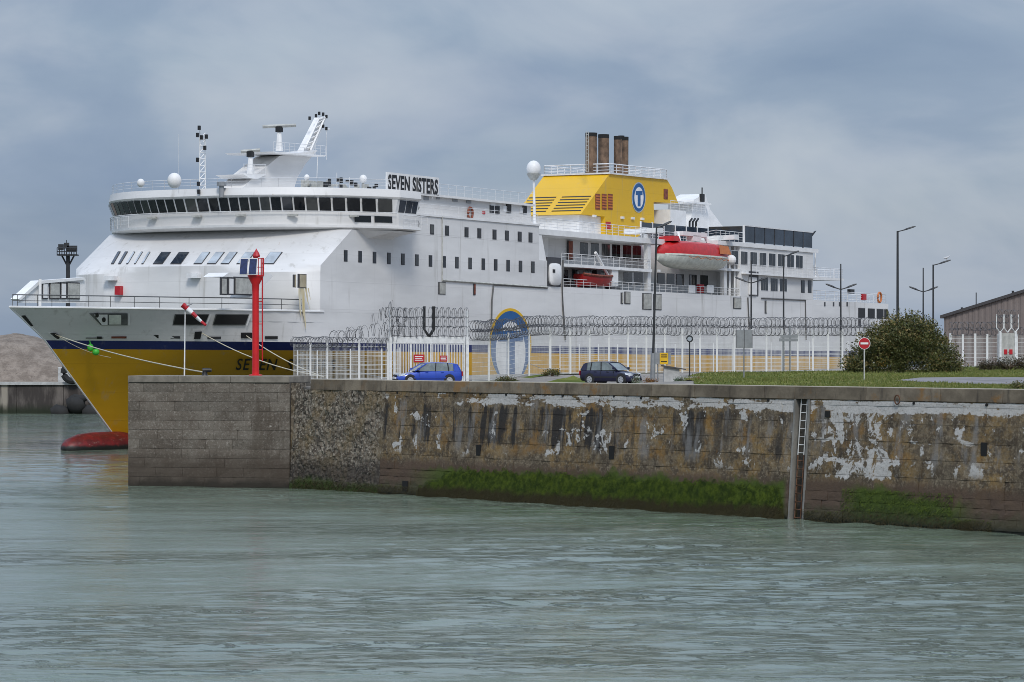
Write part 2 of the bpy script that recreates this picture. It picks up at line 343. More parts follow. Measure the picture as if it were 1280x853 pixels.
def sheet(name, poly, m, off, step, kind='structure', label=None, jag=0.0):
    pts = [Vector((p[0], p[1])) for p in poly]; n = len(pts); ed = []
    dense = []
    for i in range(n):
        a, b = pts[i], pts[(i + 1) % n]; k = max(1, int((b - a).length / step))
        for j in range(k):
            q = a.lerp(b, j / k)
            if jag: q = q + Vector((random.uniform(-jag, jag), random.uniform(-jag, jag)))
            dense.append(q)
    ed = [(i, (i + 1) % len(dense)) for i in range(len(dense))]
    x0, x1 = min(p.x for p in pts), max(p.x for p in pts); y0, y1 = min(p.y for p in pts), max(p.y for p in pts)
    P = np.array([(p.x, p.y) for p in dense])
    def inside(x, y):
        c = False; j = len(P) - 1
        for i in range(len(P)):
            if (P[i, 1] > y) != (P[j, 1] > y) and x < (P[j, 0]-P[i, 0])*(y-P[i, 1])/(P[j, 1]-P[i, 1])+P[i, 0]: c = not c
            j = i
        return c
    inner = []
    for x in np.arange(x0 + step/2, x1, step):
        for y in np.arange(y0 + step/2, y1, step):
            if inside(x, y): inner.append(Vector((x + random.uniform(-.2, .2)*step, y + random.uniform(-.2, .2)*step)))
    v, e, f, *_ = delaunay_2d_cdt(dense + inner, ed, [], 1, 1e-4)
    vs = [(p.x, p.y, gz(p.x, p.y) + off) for p in v]
    me = bpy.data.meshes.new(name); me.from_pydata(vs, [], [tuple(q) for q in f]); me.materials.append(m); me.update()
    if me.polygons and me.polygons[0].normal.z < 0: me.flip_normals()
    me.polygons.foreach_set('use_smooth', [True] * len(me.polygons))
    o = bpy.data.objects.new(name, me); COL.objects.link(o); tag(o, label, None, None, kind); return o

# ship berth frame
SV = 2120.0; SN = math.hypot(SV, F); SD = Vector((SV / SN, F / SN, 0)); SNR = Vector((F / SN, -SV / SN, 0))
SP = Vector((-482 / F * 257.3, 257.3, 0)); TRIM = 0.0078
def quay(t, w): return SP + SD * t + SNR * w
BL = Vector((wx(160, 187.8), 187.8, 0)); BRc = Vector((wx(362, 185.2), 185.2, 0))     # corners of the pier head block

g = G('quay_ground'); p = g.pos()
c = g.mix(g.ramp(g.noise(p, 0.25, 6, 0.6), 0.35, 0.65), (0.19, 0.175, 0.155), (0.30, 0.27, 0.235))
c = g.mix(g.ramp(g.noise(p, 5, 4, 0.7), 0.45, 0.75), c, (0.14, 0.13, 0.12)); g.bump(g.noise(p, 12, 4), 0.5, 0.03)
m_ground = g.done(c, 0.95)
GPOLY = [wallpt(0.4, 1.0, 0), wallpt(WLEN, 1.0, 0), wallpt(WLEN, 1.0, 0) + Vector((170, 160, 0)), quay(420, 60), quay(420, 14.2), quay(-8, 14.2), BL + Vector((0.9, 2.2, 0)), BRc + Vector((0, 2.2, 0))]
sheet('ground', GPOLY, m_ground, 0.0, 4.0, label='pale gravelly quay ground behind the wall')
mb = MB()
low = [(p.x, p.y, -3) for p in GPOLY]
for i in range(len(GPOLY)):
    a, b = GPOLY[i], GPOLY[(i+1) % len(GPOLY)]; n = max(1, int((b - a).length / 4)) if i not in () else 1
    for j in range(n):
        p0 = a.lerp(b, j/n); p1 = a.lerp(b, (j+1)/n)
        mb.add([(p0.x, p0.y, -3), (p1.x, p1.y, -3), (p1.x, p1.y, gz(p1.x, p1.y)), (p0.x, p0.y, gz(p0.x, p0.y))], [(0, 1, 2, 3)])
m_conc_plain = mat('plain_concrete', (0.20, 0.19, 0.17), 0.9, var=0.25, vs=0.6, bump=0.3)
tag(mb.build('terrain', m_conc_plain), 'plain concrete sides of the pier body', None, None, 'structure')

# lawn, road, path
g = G('lawn_turf'); p = g.pos()
c = g.mix(g.ramp(g.noise(p, 0.35, 5, 0.6), 0.35, 0.65), (0.075, 0.105, 0.018), (0.15, 0.165, 0.035))
c = g.mix(g.mul(g.ramp(g.noise(p, 1.6, 5, 0.7), 0.5, 0.7), 0.7), c, (0.19, 0.17, 0.06))
c = g.mix(g.ramp(g.noise(p, 7, 3, 0.7), 0.68, 0.74), c, (0.40, 0.40, 0.36)); g.bump(g.noise(p, 18, 4), 0.8, 0.06)
m_lawn = g.done(c, 0.95, 0, 0.1)
LAWN = [wallpt(wallp(872), 1.05, 0), wallpt(WLEN - 1, 1.05, 0), Vector((wx(1500, 235), 235, 0)), Vector((wx(1290, 240), 240, 0)), Vector((wx(1205, 237), 237, 0)), Vector((wx(1052, 228), 228, 0)), Vector((wx(880, 219), 219, 0)), Vector((wx(846, 205), 205, 0)), Vector((wx(858, 180), 180, 0))]
sheet('lawn', LAWN, m_lawn, 0.03, 2.2, label='sloping lawn behind the right part of the quay wall', jag=0.15)
PATCH = [Vector((wx(a, b), b, 0)) for a, b in ((676, 196), (690, 207), (718, 212), (735, 205), (730, 192), (700, 188))]
sheet('grass_verge', PATCH, m_lawn, 0.03, 1.5, label='rough grass patch beside the navy hatchback', jag=0.2)
VERGE = [Vector((wx(a, b), b, 0)) for a, b in ((590, 204.5), (640, 210), (690, 215), (850, 219), (850, 217.8), (690, 213.4), (640, 207.5), (592, 202.5))]
sheet('fence_verge', VERGE, m_lawn, 0.03, 1.2, label='weedy strip of grass along the fence foot', jag=0.15)
ROAD = [Vector((wx(a, b), b, 0)) for a, b in ((1120, 170), (1150, 178), (1200, 181), (1290, 184), (1500, 188), (1500, 150), (1290, 157), (1200, 162), (1150, 166))]
sheet('road', ROAD, m_asphalt, 0.05, 2.0, label='grey tarmac drive curving across the lawn')

# ------------------------------------------------------------------ quay wall
g = G('old_quay_stone'); P0 = g.pos(); pd = g.math('SUBTRACT', g.dot(P0, tuple(U)), W0.dot(U)); z = g.sep(P0)[2]
v = g.comb(pd, 0.0, z); ps = lambda px: wallp(px)
n1 = g.noise(v, 0.33, 7, 0.68); n2 = g.noise(v, 1.3, 6, 0.65); n3 = g.noise(v, 5.0, 5, 0.7)
c = g.mix(g.ramp(n1, 0.40, 0.60), (0.15, 0.12, 0.085), (0.21, 0.135, 0.055))
c = g.mix(g.ramp(n2, 0.40, 0.60), c, (0.072, 0.054, 0.037))
grit = g.noise(v, 7.0, 6, 0.85); c = g.mix(g.mul(g.ramp(n3, 0.50, 0.62), 0.6), c, (0.26, 0.215, 0.155)); c = g.mix(g.mul(g.ramp(grit, 0.52, 0.62), 0.7), c, (0.055, 0.044, 0.034)); c = g.mix(g.mul(g.ramp(grit, 0.36, 0.46, 1.0, 0.0), 0.5), c, (0.30, 0.25, 0.18))
rb = g.ramp(g.rand(), 0, 1, 0.86, 1.12); c = g.mix(1.0, c, g.comb(rb, rb, g.mul(rb, 0.97)), 'MULTIPLY')
lich = g.mul(g.ramp(g.noise(g.comb(pd, 4.0, z), 0.55, 7, 0.7), 0.53, 0.66), g.band(z, 2.3, 3.0, 5.6, 6.2)); lich = g.mul(lich, g.ramp(pd, ps(470), ps(520), 0.2, 0.65))
c = g.mix(lich, c, (0.24, 0.125, 0.03))
# black run-off streaks
stv = g.comb(g.mul(pd, 1.25), 2.0, g.mul(z, 0.11)); st = g.noise(stv, 1.0, 5, 0.62)
stm = g.ramp(g.add(g.add(g.mul(st, 0.85), g.mul(n3, 0.15)), g.mul(g.math('SUBTRACT', g.band(z, 2.0, 3.6, 5.0, 5.85), 1.0), 0.25)), 0.50, 0.58); stm = g.mul(stm, g.ramp(g.noise(v, 0.12, 2), 0.36, 0.52, 0.25, 0.95))
stm = g.mul(stm, g.ramp(pd, ps(1000), ps(1120), 1.0, 0.45))
c = g.mix(stm, c, (0.026, 0.024, 0.023))
gs = g.mul(g.ramp(g.noise(g.comb(g.mul(pd, 0.9), 9.0, g.mul(z, 0.2)), 1.0, 5, 0.6), 0.52, 0.64), g.band(z, 2.4, 3.2, 5.3, 6.0))
c = g.mix(g.mul(gs, 0.6), c, (0.21, 0.205, 0.20))
# white lime and old render
wn1 = g.noise(g.comb(pd, 7.0, z), 0.9, 8, 0.66, 0.3); wn2 = g.noise(g.comb(g.mul(pd, 0.45), 3.0, g.mul(z, 1.5)), 1.0, 7, 0.62, 0.6)
top = g.band(z, 4.95, 5.55, 5.9, 6.02); top = g.mul(top, g.ramp(pd, ps(480), ps(640), 0.35, 1.0))
topn = g.add(g.add(g.mul(wn2, 0.75), g.mul(n3, 0.25)), g.mul(g.math('SUBTRACT', top, 1.0), 0.26)); whi = g.ramp(topn, 0.445, 0.475)
spot = g.mul(g.ramp(wn1, 0.60, 0.62), g.band(z, 2.2, 2.8, 5.6, 5.9))
right = g.mul(g.band(pd, ps(1008), ps(1034), ps(1100), ps(1135)), g.band(z, 1.7, 2.3, 5.4, 5.8))
joint = g.n('ShaderNodeTexBrick', offset=0.5); g.put(joint.inputs['Vector'], g.comb(g.add(pd, g.mul(n2, 1.1)), g.add(z, g.add(g.mul(n2, 0.7), g.mul(n1, 0.8))), 0.0))
joint.inputs['Scale'].default_value = 0.42; joint.inputs['Mortar Size'].default_value = 0.045; joint.inputs['Mortar Smooth'].default_value = 0.2
joint.inputs['Brick Width'].default_value = 0.62; joint.inputs['Row Height'].default_value = 0.40
rj = g.mul(g.ramp(n3, 0.36, 0.46), g.mul(g.mul(g.band(pd, ps(1008), ps(1030), ps(1190), ps(1240)), g.band(z, 2.3, 2.7, 5.3, 5.7)), g.mul(joint.outputs['Fac'], g.ramp(g.noise(g.comb(pd, 11.0, z), 0.6, 5), 0.50, 0.53))))
right = g.ramp(g.add(g.add(g.mul(g.noise(g.comb(pd, 5.0, g.mul(z, 0.8)), 0.75, 8, 0.70, 0.8), 0.8), g.mul(n3, 0.2)), g.mul(g.math('SUBTRACT', right, 1.0), 0.3)), 0.495, 0.515)
whi = g.math('MAXIMUM', g.math('MAXIMUM', whi, spot), g.math('MAXIMUM', right, rj))
whi = g.mul(whi, g.ramp(g.noise(v, 9.0, 4, 0.7), 0.30, 0.50, 0.45, 1.0))
c = g.mix(g.mul(whi, 0.9), c, g.mix(n3, (0.36, 0.35, 0.33), (0.60, 0.58, 0.55)))
# wet foot of the wall: dark stone, red-brown blocks, weed
wl = g.add(z, g.mul(g.math('SUBTRACT', n2, 0.5), 1.5)); wl2 = g.add(wl, g.mul(g.math('SUBTRACT', g.noise(v, 0.16, 2), 0.5), 2.6))
redm = g.mul(g.ramp(wl, 1.7, 2.25, 1.0, 0.0), 0.9)
c = g.mix(redm, c, g.mix(rb, (0.045, 0.034, 0.027), (0.085, 0.055, 0.038)))
gm = g.math('MAXIMUM', g.band(pd, ps(500), ps(560), ps(975), ps(982)), g.band(pd, ps(1045), ps(1075), ps(1180), ps(1225)))
gm = g.math('MAXIMUM', gm, g.mul(g.band(pd, ps(360), ps(400), ps(500), ps(520)), 0.0))
c = g.mix(g.mul(g.ramp(wl2, 1.35, 1.85, 1.0, 0.0), g.mul(gm, 0.95)), c, g.mix(g.noise(v, 3.0, 5, 0.7), (0.022, 0.042, 0.006), (0.085, 0.125, 0.014)))
c = g.mix(g.mul(g.ramp(wl, 0.45, 0.95, 1.0, 0.0), 0.6), c, g.mix(n3, (0.025, 0.042, 0.012), (0.06, 0.055, 0.03)))
c = g.mix(g.mul(g.ramp(z, 0.05, 0.35, 1.0, 0.0), 0.8), c, (0.018, 0.02, 0.013))
g.bump(g.add(g.noise(v, 4, 6, 0.7), g.mul(n2, 1.5)), 0.6, 0.06)
m_wall = g.done(c, g.ramp(z, 0.2, 2.2, 0.55, 0.93), 0, 0.3)

g = G('wall_mortar'); P0 = g.pos(); c = g.mix(g.ramp(g.noise(P0, 1.2, 6), .35, .65), (0.05, 0.045, 0.038), (0.13, 0.115, 0.095)); m_mortar = g.done(c, 0.95)
g = G('cap_concrete'); P0 = g.pos(); pd = g.math('SUBTRACT', g.dot(P0, tuple(U)), W0.dot(U)); z = g.sep(P0)[2]; v = g.comb(pd, g.dot(P0, tuple(VN)), z)
c = g.mix(g.ramp(g.noise(v, 0.6, 6, 0.65), 0.35, 0.65), (0.12, 0.098, 0.072), (0.215, 0.178, 0.13))
c = g.mix(g.mul(g.ramp(g.noise(g.comb(g.mul(pd, 1.6), 1.0, g.mul(z, 0.3)), 1.0, 5, 0.65), 0.52, 0.68), 0.8), c, (0.055, 0.046, 0.038))
c = g.mix(g.mul(g.ramp(g.noise(g.comb(pd, 5.0, z), 0.5, 6, 0.7), 0.55, 0.66), g.ramp(pd, ps(480), ps(600), 0.15, 0.7)), c, (0.22, 0.105, 0.022))
c = g.mix(g.ramp(g.noise(v, 6, 5, 0.75), 0.66, 0.75), c, (0.35, 0.33, 0.29))
rb = g.ramp(g.rand(), 0, 1, 0.82, 1.12); c = g.mix(1.0, c, g.comb(rb, rb, rb), 'MULTIPLY')
c = g.mix(g.ramp(z, CAPZ - 0.035, CAPZ - 0.005), c, (0.36, 0.33, 0.27)); g.bump(g.noise(v, 9, 5, 0.7), 0.5, 0.04)
m_cap = g.done(c, 0.93, 0, 0.2)

wall = thing('quay_wall', 'long weathered stone quay wall with lichen, white lime stains and green weed at its foot', 'wall', W0, WZ)
def face_y(z): return BAT * max(0.0, z) / CAPZ
PL0, PL1 = wallp(984), wallp(1003)            # the ladder recess
PR = wallp(472)                               # rubble ends here
mb = MB()
for a, b in ((PR - 0.2, PL0), (PL1, WLEN)):
    prof = [(face_y(-2.5) + 0.028, -2.5), (face_y(CAPZ) + 0.028, CAPZ - 0.3), (1.6, CAPZ - 0.3), (1.6, -2.5)]
    mb.prism([(a, y, z) for y, z in prof], (b - a, 0, 0))
mb.build('mortar_core', m_wall, wall)
MB().prism([(PL0, y, z) for y, z in [(0.55, -2.5), (0.95, CAPZ - 0.3), (1.6, CAPZ - 0.3), (1.6, -2.5)]], (PL1 - PL0, 0, 0)).build('ladder_recess_back', m_mortar, wall)
def block_mesh(seed, fx=4, fz=3):             # unit block, x 0..1, y 0..0.4 (front at 0), z 0..1, slightly pillowed and chipped
    r = random.Random(seed); vs = []; fs = []
    for j in range(fz):
        for i in range(fx):
            ex = i in (0, fx-1); ez = j in (0, fz-1)
            vs.append((i/(fx-1) + (0 if ex else r.uniform(-.06, .06)), (0.006 if (ex or ez) else 0.0) + r.uniform(-.012, .014) + (0.02 if ex and ez else 0), j/(fz-1) + (0 if ez else r.uniform(-.08, .08))))
    for j in range(fz-1):
        for i in range(fx-1): fs.append((j*fx+i, j*fx+i+1, (j+1)*fx+i+1, (j+1)*fx+i))
    rim = [i for i in range(fx)] + [j*fx+fx-1 for j in range(1, fz)] + [(fz-1)*fx+i for i in range(fx-2, -1, -1)] + [j*fx for j in range(fz-2, 0, -1)]
    o = len(vs)
    for k in rim: vs.append((vs[k][0], 0.18, vs[k][2]))
    n = len(rim); fs += [(rim[k], o+k, o+(k+1) % n, rim[(k+1) % n]) for k in range(n)]
    m = MB(); m.add(vs, fs); me = m.mesh('stone_block', m_wall); return me
BLK = [block_mesh(s) for s in range(12)]
tilt = -math.atan2(BAT, CAPZ)                 # top leans back
rows = []; z0 = -0.55
for h in (0.62, 0.52, 0.46, 0.44, 0.84, 0.86, 0.82, 0.86, 0.84, 0.30): rows.append((z0, h)); z0 += h
vis = wallp(1300); cnt = 0; far_blocks = MB()
for ri, (z0, h) in enumerate(rows):
    for (a, b) in ((PR, PL0 - 0.05), (PL1 + 0.05, WLEN)):
        x = a - (0.0 if a > PR + 1 else random.uniform(0, .8))
        x = a
        while x < b - 0.05:
            w = random.uniform(1.25, 2.3) if h > .6 else random.uniform(0.9, 1.9)
            if ri == 9: w = random.uniform(2.0, 3.4)
            if b - (x + w) < 0.7: w = b - x
            gap = 0.005; y = face_y(z0) + random.uniform(-0.010, 0.014) if z0 > 0 else face_y(0) + random.uniform(-.01, .02)
            me = random.choice(BLK)
            if x < vis and cnt < 300 and z0 > -0.3 or (x < vis and cnt < 250):
                inst(me, 'stone_block', wall, (x + gap, y, z0 + gap), (tilt, 0, 0), (w - 2*gap, 1, h - 2*gap)); cnt += 1
            else:
                mt = Matrix.Translation((x + gap, y, z0 + gap)) @ Matrix.Rotation(tilt, 4, 'X') @ Matrix.Diagonal((w - 2*gap, 1, h - 2*gap, 1))
                far_blocks.add([mt @ v.co for v in me.vertices], [tuple(p.vertices) for p in me.polygons])
            x += w
fb = far_blocks.build('stone_blocks', m_wall, wall); fb['kind'] = 'stuff'
# cap slabs
x = 1.2
while x < WLEN:
    w = random.uniform(3.2, 5.4)
    if x < PL0 < x + w + 1.0 and x + w > PL0 - 1: w = PL0 - x if PL0 - x > 1.5 else w
    m = MB(); pr = [(BAT - 0.10, CAPZ - CAPH), (BAT - 0.06, CAPZ - 0.04), (BAT - 0.02, CAPZ), (BAT + 0.62, CAPZ), (BAT + 0.62, CAPZ - CAPH)]
    m.prism([(x + 0.012, y, z) for y, z in pr], (w - 0.024, 0, 0)).build('cap_slab', m_cap, wall, bevel=0.008); x += w
# weep holes below the cap
for k, px in enumerate(list(range(387, 800, 34)) + [948, 1130, 1220]):
    p = wallp(px) + random.uniform(-.2, .2); zz = CAPZ - CAPH - 0.08 + random.uniform(-.05, .05)
    MB().bar((p, face_y(zz) - 0.035, zz), (p, face_y(zz) + 0.3, zz), 0.075, 8).build('weep_hole', m_weepdark, wall)
for px, py, w, h in ((1224, 562, .34, .62), (1026, 518, .3, .3), (760, 566, .4, .7), (594, 563, .35, .6), (506, 608, .5, .6)):
    p, zz = wallp(px), wallz(px, py)
    MB().box((p - w/2, face_y(zz) - 0.045, zz - h/2), (p + w/2, face_y(zz) + 0.3, zz + h/2)).build('drain_opening', m_weepdark, wall)
# mooring ring
p, zz = wallp(1114), wallz(1114, 500)
MB().tube([(p + 0.17*math.cos(a), face_y(zz) - 0.14, zz + 0.22*math.sin(a)) for a in np.linspace(0, 6.1, 13)], 0.035, 5).build('mooring_ring', m_rust, wall)

# rubble concrete stretch beside the pier head
g = G('rubble_concrete'); P0 = g.pos(); vo = g.vor(P0, 4.2); vo2 = g.vor(P0, 9.0); z = g.sep(P0)[2]
c = g.mix(g.ramp(g.sep(vo.outputs['Color'])[0], 0.1, 0.95), (0.085, 0.070, 0.055), (0.30, 0.25, 0.19))
c = g.mix(g.ramp(g.sep(vo2.outputs['Color'])[1], 0.62, 0.85), c, (0.46, 0.41, 0.33))
c = g.mix(g.ramp(vo.outputs['Distance'], 0.10, 0.22, 0.0, 0.55), c, (0.045, 0.038, 0.03))
c = g.mix(g.mul(g.ramp(g.noise(P0, 0.5, 4), 0.45, 0.65), 0.6), c, (0.17, 0.125, 0.065))
c = g.mix(g.ramp(g.add(z, g.mul(g.noise(P0, 1.2, 5), 1.6)), 1.8, 3.2, 0.75, 0.0), c, (0.04, 0.034, 0.03))
c = g.mix(g.ramp(g.add(z, g.mul(g.noise(P0, 0.8, 4), 1.4)), 0.9, 1.5, 0.9, 0.0), c, (0.03, 0.05, 0.01)); m_rubble = g.done(c, 0.95, 0, 0.2)
g.bump(vo.outputs['Distance'], -0.8, 0.1)
m = MB(); nx, nz = 110, 80; vs = []; fs = []
for j in range(nz + 1):
    for i in range(nx + 1):
        x = -0.3 + (PR + 0.05 + 0.3) * i / nx; zz = -1.0 + (CAPZ - CAPH + 1.0) * j / nz
        edge = min(1, max(0, (PR - x) / 0.6))
        y = face_y(zz) - (0.03 + 0.10 * mnoise.noise((x * 0.9, zz * 0.9, 1)) + 0.075 * mnoise.noise((x * 3.7, zz * 3.7, 5)) + 0.05 * mnoise.noise((x * 8, zz * 8, 2))) * edge + 0.02
        vs.append((x, y, zz))
for j in range(nz):
    for i in range(nx): fs.append((j*(nx+1)+i, j*(nx+1)+i+1, (j+1)*(nx+1)+i+1, (j+1)*(nx+1)+i))
m.add(vs, fs); m.build('rubble_face', m_rubble, wall)
MB().prism([(-0.2, y, z) for y, z in [(0.1, -2.5), (face_y(CAPZ) + 0.1, CAPZ - CAPH), (1.6, CAPZ - CAPH), (1.6, -2.5)]], (PR, 0, 0)).build('rubble_core', m_mortar, wall)

# weed-grown toe and hanging weed
g = G('green_weed'); P0 = g.pos(); z = g.sep(P0)[2]; c = g.mix(g.ramp(g.noise(P0, 2.6, 6, 0.75), 0.35, 0.65), (0.020, 0.036, 0.004), (0.075, 0.108, 0.010))
c = g.mix(g.ramp(g.add(z, g.mul(g.noise(P0, 1.1, 5, .7), 1.3)), 1.0, 1.45, 0.95, 0.0), c, (0.040, 0.032, 0.014)); m_weed = g.done(c, 0.8, 0, 0.2)
wa, wb = wallp(520), wallp(981); m = MB(); nx, nz = 260, 22; vs = []; fs = []
def toe_top(x):
    k = min(1, (x - wa) / 5.0); e = min(1, (wb - x) / 0.6)
    return (0.30 + 1.25 * math.sin(k * math.pi / 2) + 0.22 * mnoise.noise((x * 0.8, 0, 3)) + 0.16 * mnoise.noise((x * 2.7, 0, 3))) * max(0.05, e)
def toe_y(x, s):                              # s 0 at the top, 1 at the water
    e = min(1, (wb - x) / 0.8, (x - wa) / 2.0)
    return -0.04 - max(0, e) * (0.16 * s ** 0.8 + 0.06 * mnoise.noise((x * 1.3, s * 2.5, 0)) + 0.04 * mnoise.noise((x * 4, s * 7, 0)))
for j in range(nz + 1):
    for i in range(nx + 1):
        x = wa + (wb - wa) * i / nx; s = j / nz; tt = toe_top(x); zz = tt + (-0.5 - tt) * s
        vs.append((x, face_y(zz) + toe_y(x, s), zz))
for j in range(nz):
    for i in range(nx): fs.append((j*(nx+1)+i, (j+1)*(nx+1)+i, (j+1)*(nx+1)+i+1, j*(nx+1)+i+1))
m.add(vs, fs); m.build('weedy_toe', m_weed, wall, smooth='all')
m = MB()
for k in range(26000):
    if k % 5: x = random.uniform(wa + .2, wb - .1); s = random.random(); tt = toe_top(x); zz = tt + (-0.1 - tt) * s; y = face_y(zz) + toe_y(x, s)
    else:
        x = random.choice([random.uniform(wallp(1050), wallp(1215)), random.uniform(wallp(365), wallp(520)), random.uniform(PL1, wallp(1240))])
        zz = random.uniform(0.0, 1.0) ** 1.3 * (1.7 if wallp(1050) < x < wallp(1190) else 0.55); y = face_y(zz) - 0.03
    if k % 7 == 0 and k % 5: zz = toe_top(x) + .45 * random.random() ** 2.2 * (0.4 + mnoise.noise((x * 1.9, 4, 0))); y = face_y(zz) - .02
    l = random.uniform(.04, .14); w = random.uniform(.010, .025); dx = random.uniform(-.05, .05)
    m.add([(x - w, y - .005, zz), (x + w, y - .005, zz), (x + dx, y - random.uniform(.03, .10), zz - l)], [(0, 1, 2)])
sw = m.build('seaweed', m_weed, wall); sw['kind'] = 'stuff'
# ladder in its recess
lad = thing('ladder', 'steel rung ladder let into the quay wall, rusty in its lower half', 'ladder', W0, WZ)
pc = (PL0 + PL1) / 2
def lp(s, z): return (pc + s * 0.21, face_y(z) + 0.13, z)
for s in (-1, 1):
    MB().bar(lp(s, 6.0), lp(s, 3.2), 0.035).build('rail', m_galv, lad); MB().bar(lp(s, 3.2), lp(s, -0.8), 0.036).build('rail', m_rust, lad)
zz = -0.3
while zz < 6.0:
    MB().bar(lp(-1, zz), lp(1, zz), 0.022).build('rung', m_galv if zz > 3.2 else m_rust, lad); zz += 0.40
for s, (a, b) in ((0, (PL0 - 0.02, PL0 + 0.10)), (1, (PL1 - 0.10, PL1 + 0.02))):
    MB().prism([(a, y, z) for y, z in [(-0.05, -1.2), (face_y(6) - 0.05, CAPZ - CAPH - 0.02), (face_y(6) + 0.3, CAPZ - CAPH - 0.02), (0.3, -1.2)]], (b - a, 0, 0)).build('recess_edge', m_conc_plain, wall)

# ------------------------------------------------------------------ pier head block
g = G('pierhead_concrete'); P0 = g.pos(); z = g.sep(P0)[2]
c = g.mix(g.ramp(g.noise(P0, 0.5, 6, 0.6), 0.35, 0.65), (0.115, 0.095, 0.076), (0.165, 0.145, 0.12))
c = g.mix(g.mul(g.ramp(g.noise(P0, 6, 4, 0.85), 0.50, 0.66), 0.75), c, (0.27, 0.245, 0.21)); c = g.mix(g.mul(g.ramp(g.noise(P0, 8, 4, 0.85), 0.52, 0.66), 0.7), c, (0.06, 0.05, 0.04))
rb = g.ramp(g.rand(), 0, 1, 0.86, 1.10); c = g.mix(1.0, c, g.comb(rb, rb, rb), 'MULTIPLY')
c = g.mix(g.mul(g.ramp(g.noise(g.scale(P0, (1.2, 1.2, 0.16)), 1.0, 5), 0.55, 0.7), 0.5), c, (0.075, 0.06, 0.045))
zl = g.add(z, g.mul(g.noise(P0, 0.8, 4), 0.9)); c = g.mix(g.ramp(zl, 1.6, 3.0, 0.75, 0.0), c, (0.062, 0.048, 0.037)); c = g.mix(g.ramp(zl, 0.5, 1.1, 0.85, 0.0), c, (0.03, 0.027, 0.022))
c = g.mix(g.mul(g.ramp(g.noise(P0, 0.9, 7, 0.7), 0.66, 0.70), g.band(z, 3.2, 3.6, 5.8, 6.0)), c, (0.36, 0.33, 0.29))
g.bump(g.noise(P0, 22, 4, 0.7), 0.6, 0.03); m_pier = g.done(c, 0.93, 0, 0.2)
bdir = (BRc - BL); BW = bdir.length; bang = math.atan2(bdir.y, bdir.x); TOPB = 6.78
pier = thing('pier_head', 'grey concrete block pier head carrying the red beacon and windsock', 'pier', BL, bang)
MB().box((0.03, 0.05, -2.5), (BW - 0.03, 4.2, TOPB - 0.25)).build('core', m_mortar, pier)
def cblock(seed):
    m = block_mesh(seed); m.materials[0] = m_pier; return m
CB = [cblock(100 + s) for s in range(6)]
rz = [-0.6]; 
while rz[-1] < TOPB - 0.9: rz.append(rz[-1] + 0.58)
for k in range(len(rz) - 1):
    x = 0; off = k % 2
    while x < BW - 0.01:
        w = random.uniform(1.5, 2.3) if x > 0 or not off else random.uniform(.7, 1.1)
        if BW - x - w < .6: w = BW - x
        inst(random.choice(CB), 'concrete_block', pier, (x + .008, random.uniform(-.006, .008), rz[k] + .008), (0, 0, 0), (w - .016, 1, 0.58 - .016)); x += w
m_piertop = mat('pier_coping', (0.19, 0.17, 0.14), 0.93, var=0.25, vs=1.2, bump=0.4)
x = 0
for w in (3.3, 3.4, BW - 6.7):
    MB().box((x + .006, -0.06, rz[-1] + 0.005), (x + w - .006, 4.2, TOPB)).build('coping', m_piertop, pier, bevel=0.03); x += w
MB().box((-0.06, 0.2, rz[-1] - 0.5), (-0.01, 0.45, TOPB - .1)).build('edge_strip', m_sign_white, pier)
MB().prism([(BW + .01, 0.02, -2), (BW + .7, -0.1, -2), (BW + .55, .3, rz[-1]), (BW + .01, .3, rz[-1])], (0, 1.2, 0)).build('joint_fillet', m_rubble, pier)

# ------------------------------------------------------------------ ferry: x aft from the stem, w to the side facing the camera (y = -w), z up
EX = (SD * math.cos(TRIM) - Vector((0, 0, math.sin(TRIM)))); EZ = Vector((0, 0, math.cos(TRIM))) + SD * math.sin(TRIM); EY = EZ.cross(EX)
FM = Matrix(((EX.x, EY.x, EZ.x, SP.x), (EX.y, EY.y, EZ.y, SP.y), (EX.z, EY.z, EZ.z, SP.z), (0, 0, 0, 1)))
ferry = thing('ferry', 'white passenger ferry with yellow lower hull and yellow funnel, moored behind the pier', 'ferry', mw=FM)
FI = FM.inverted(); C0 = FI @ Vector((0, 0, EYE)); FR = FI.to_3x3()
def L(px, py, w):                             # photo pixel on the plane w = const -> (t, z)
    r = FR @ Vector(((px - 640) / F, 1, -(py - HY) / F)); k = (-w - C0.y) / r.y; q = C0 + r * k; return q.x, q.z
def LT(px, py, t):                            # ... on the plane t = const -> (w, z)
    r = FR @ Vector(((px - 640) / F, 1, -(py - HY) / F)); k = (t - C0.x) / r.x; q = C0 + r * k; return -q.y, q.z
def P(t, w, z): return (t, -w, z)
def fb_(name, m, mt, smooth=False, bevel=0.0, parent=None): return m.build(name, mt, parent or ferry, smooth, bevel)
HB = 13.0
st_pts = sorted([L(12, 384, 0), L(55, 424, 0), L(100, 486, 0), L(146, 549, 0), L(151, 562, 0)], key=lambda q: q[1])
SZ = [-2.2] + [q[1] for q in st_pts] + [16]; ST = [st_pts[0][0] + 1.5] + [q[0] for q in st_pts] + [st_pts[-1][0] - 7]
def hb(t, z):
    ts = float(np.interp(z, SZ, ST)); l = float(np.interp(z, [-2, 0, 5, 9, 11.6], [62, 54, 42, 33, 31])); e = float(np.interp(z, [0, 9, 11.6], [1.5, 1.75, 1.8]))
    u = min(1, max(0, (t - ts) / l)); b = HB * (1 - (1 - u) ** e)
    k = min(1, max(0, (t + 5) / 15)) ; k = k * k * (3 - 2 * k) * min(1, max(0, (z - 5) / 4)); b += (HB - b) * k
    if t > 112: b -= (t - 112) / 26 * float(np.interp(z, [-2, 4, 9], [4, 0.6, 0]))
    return b
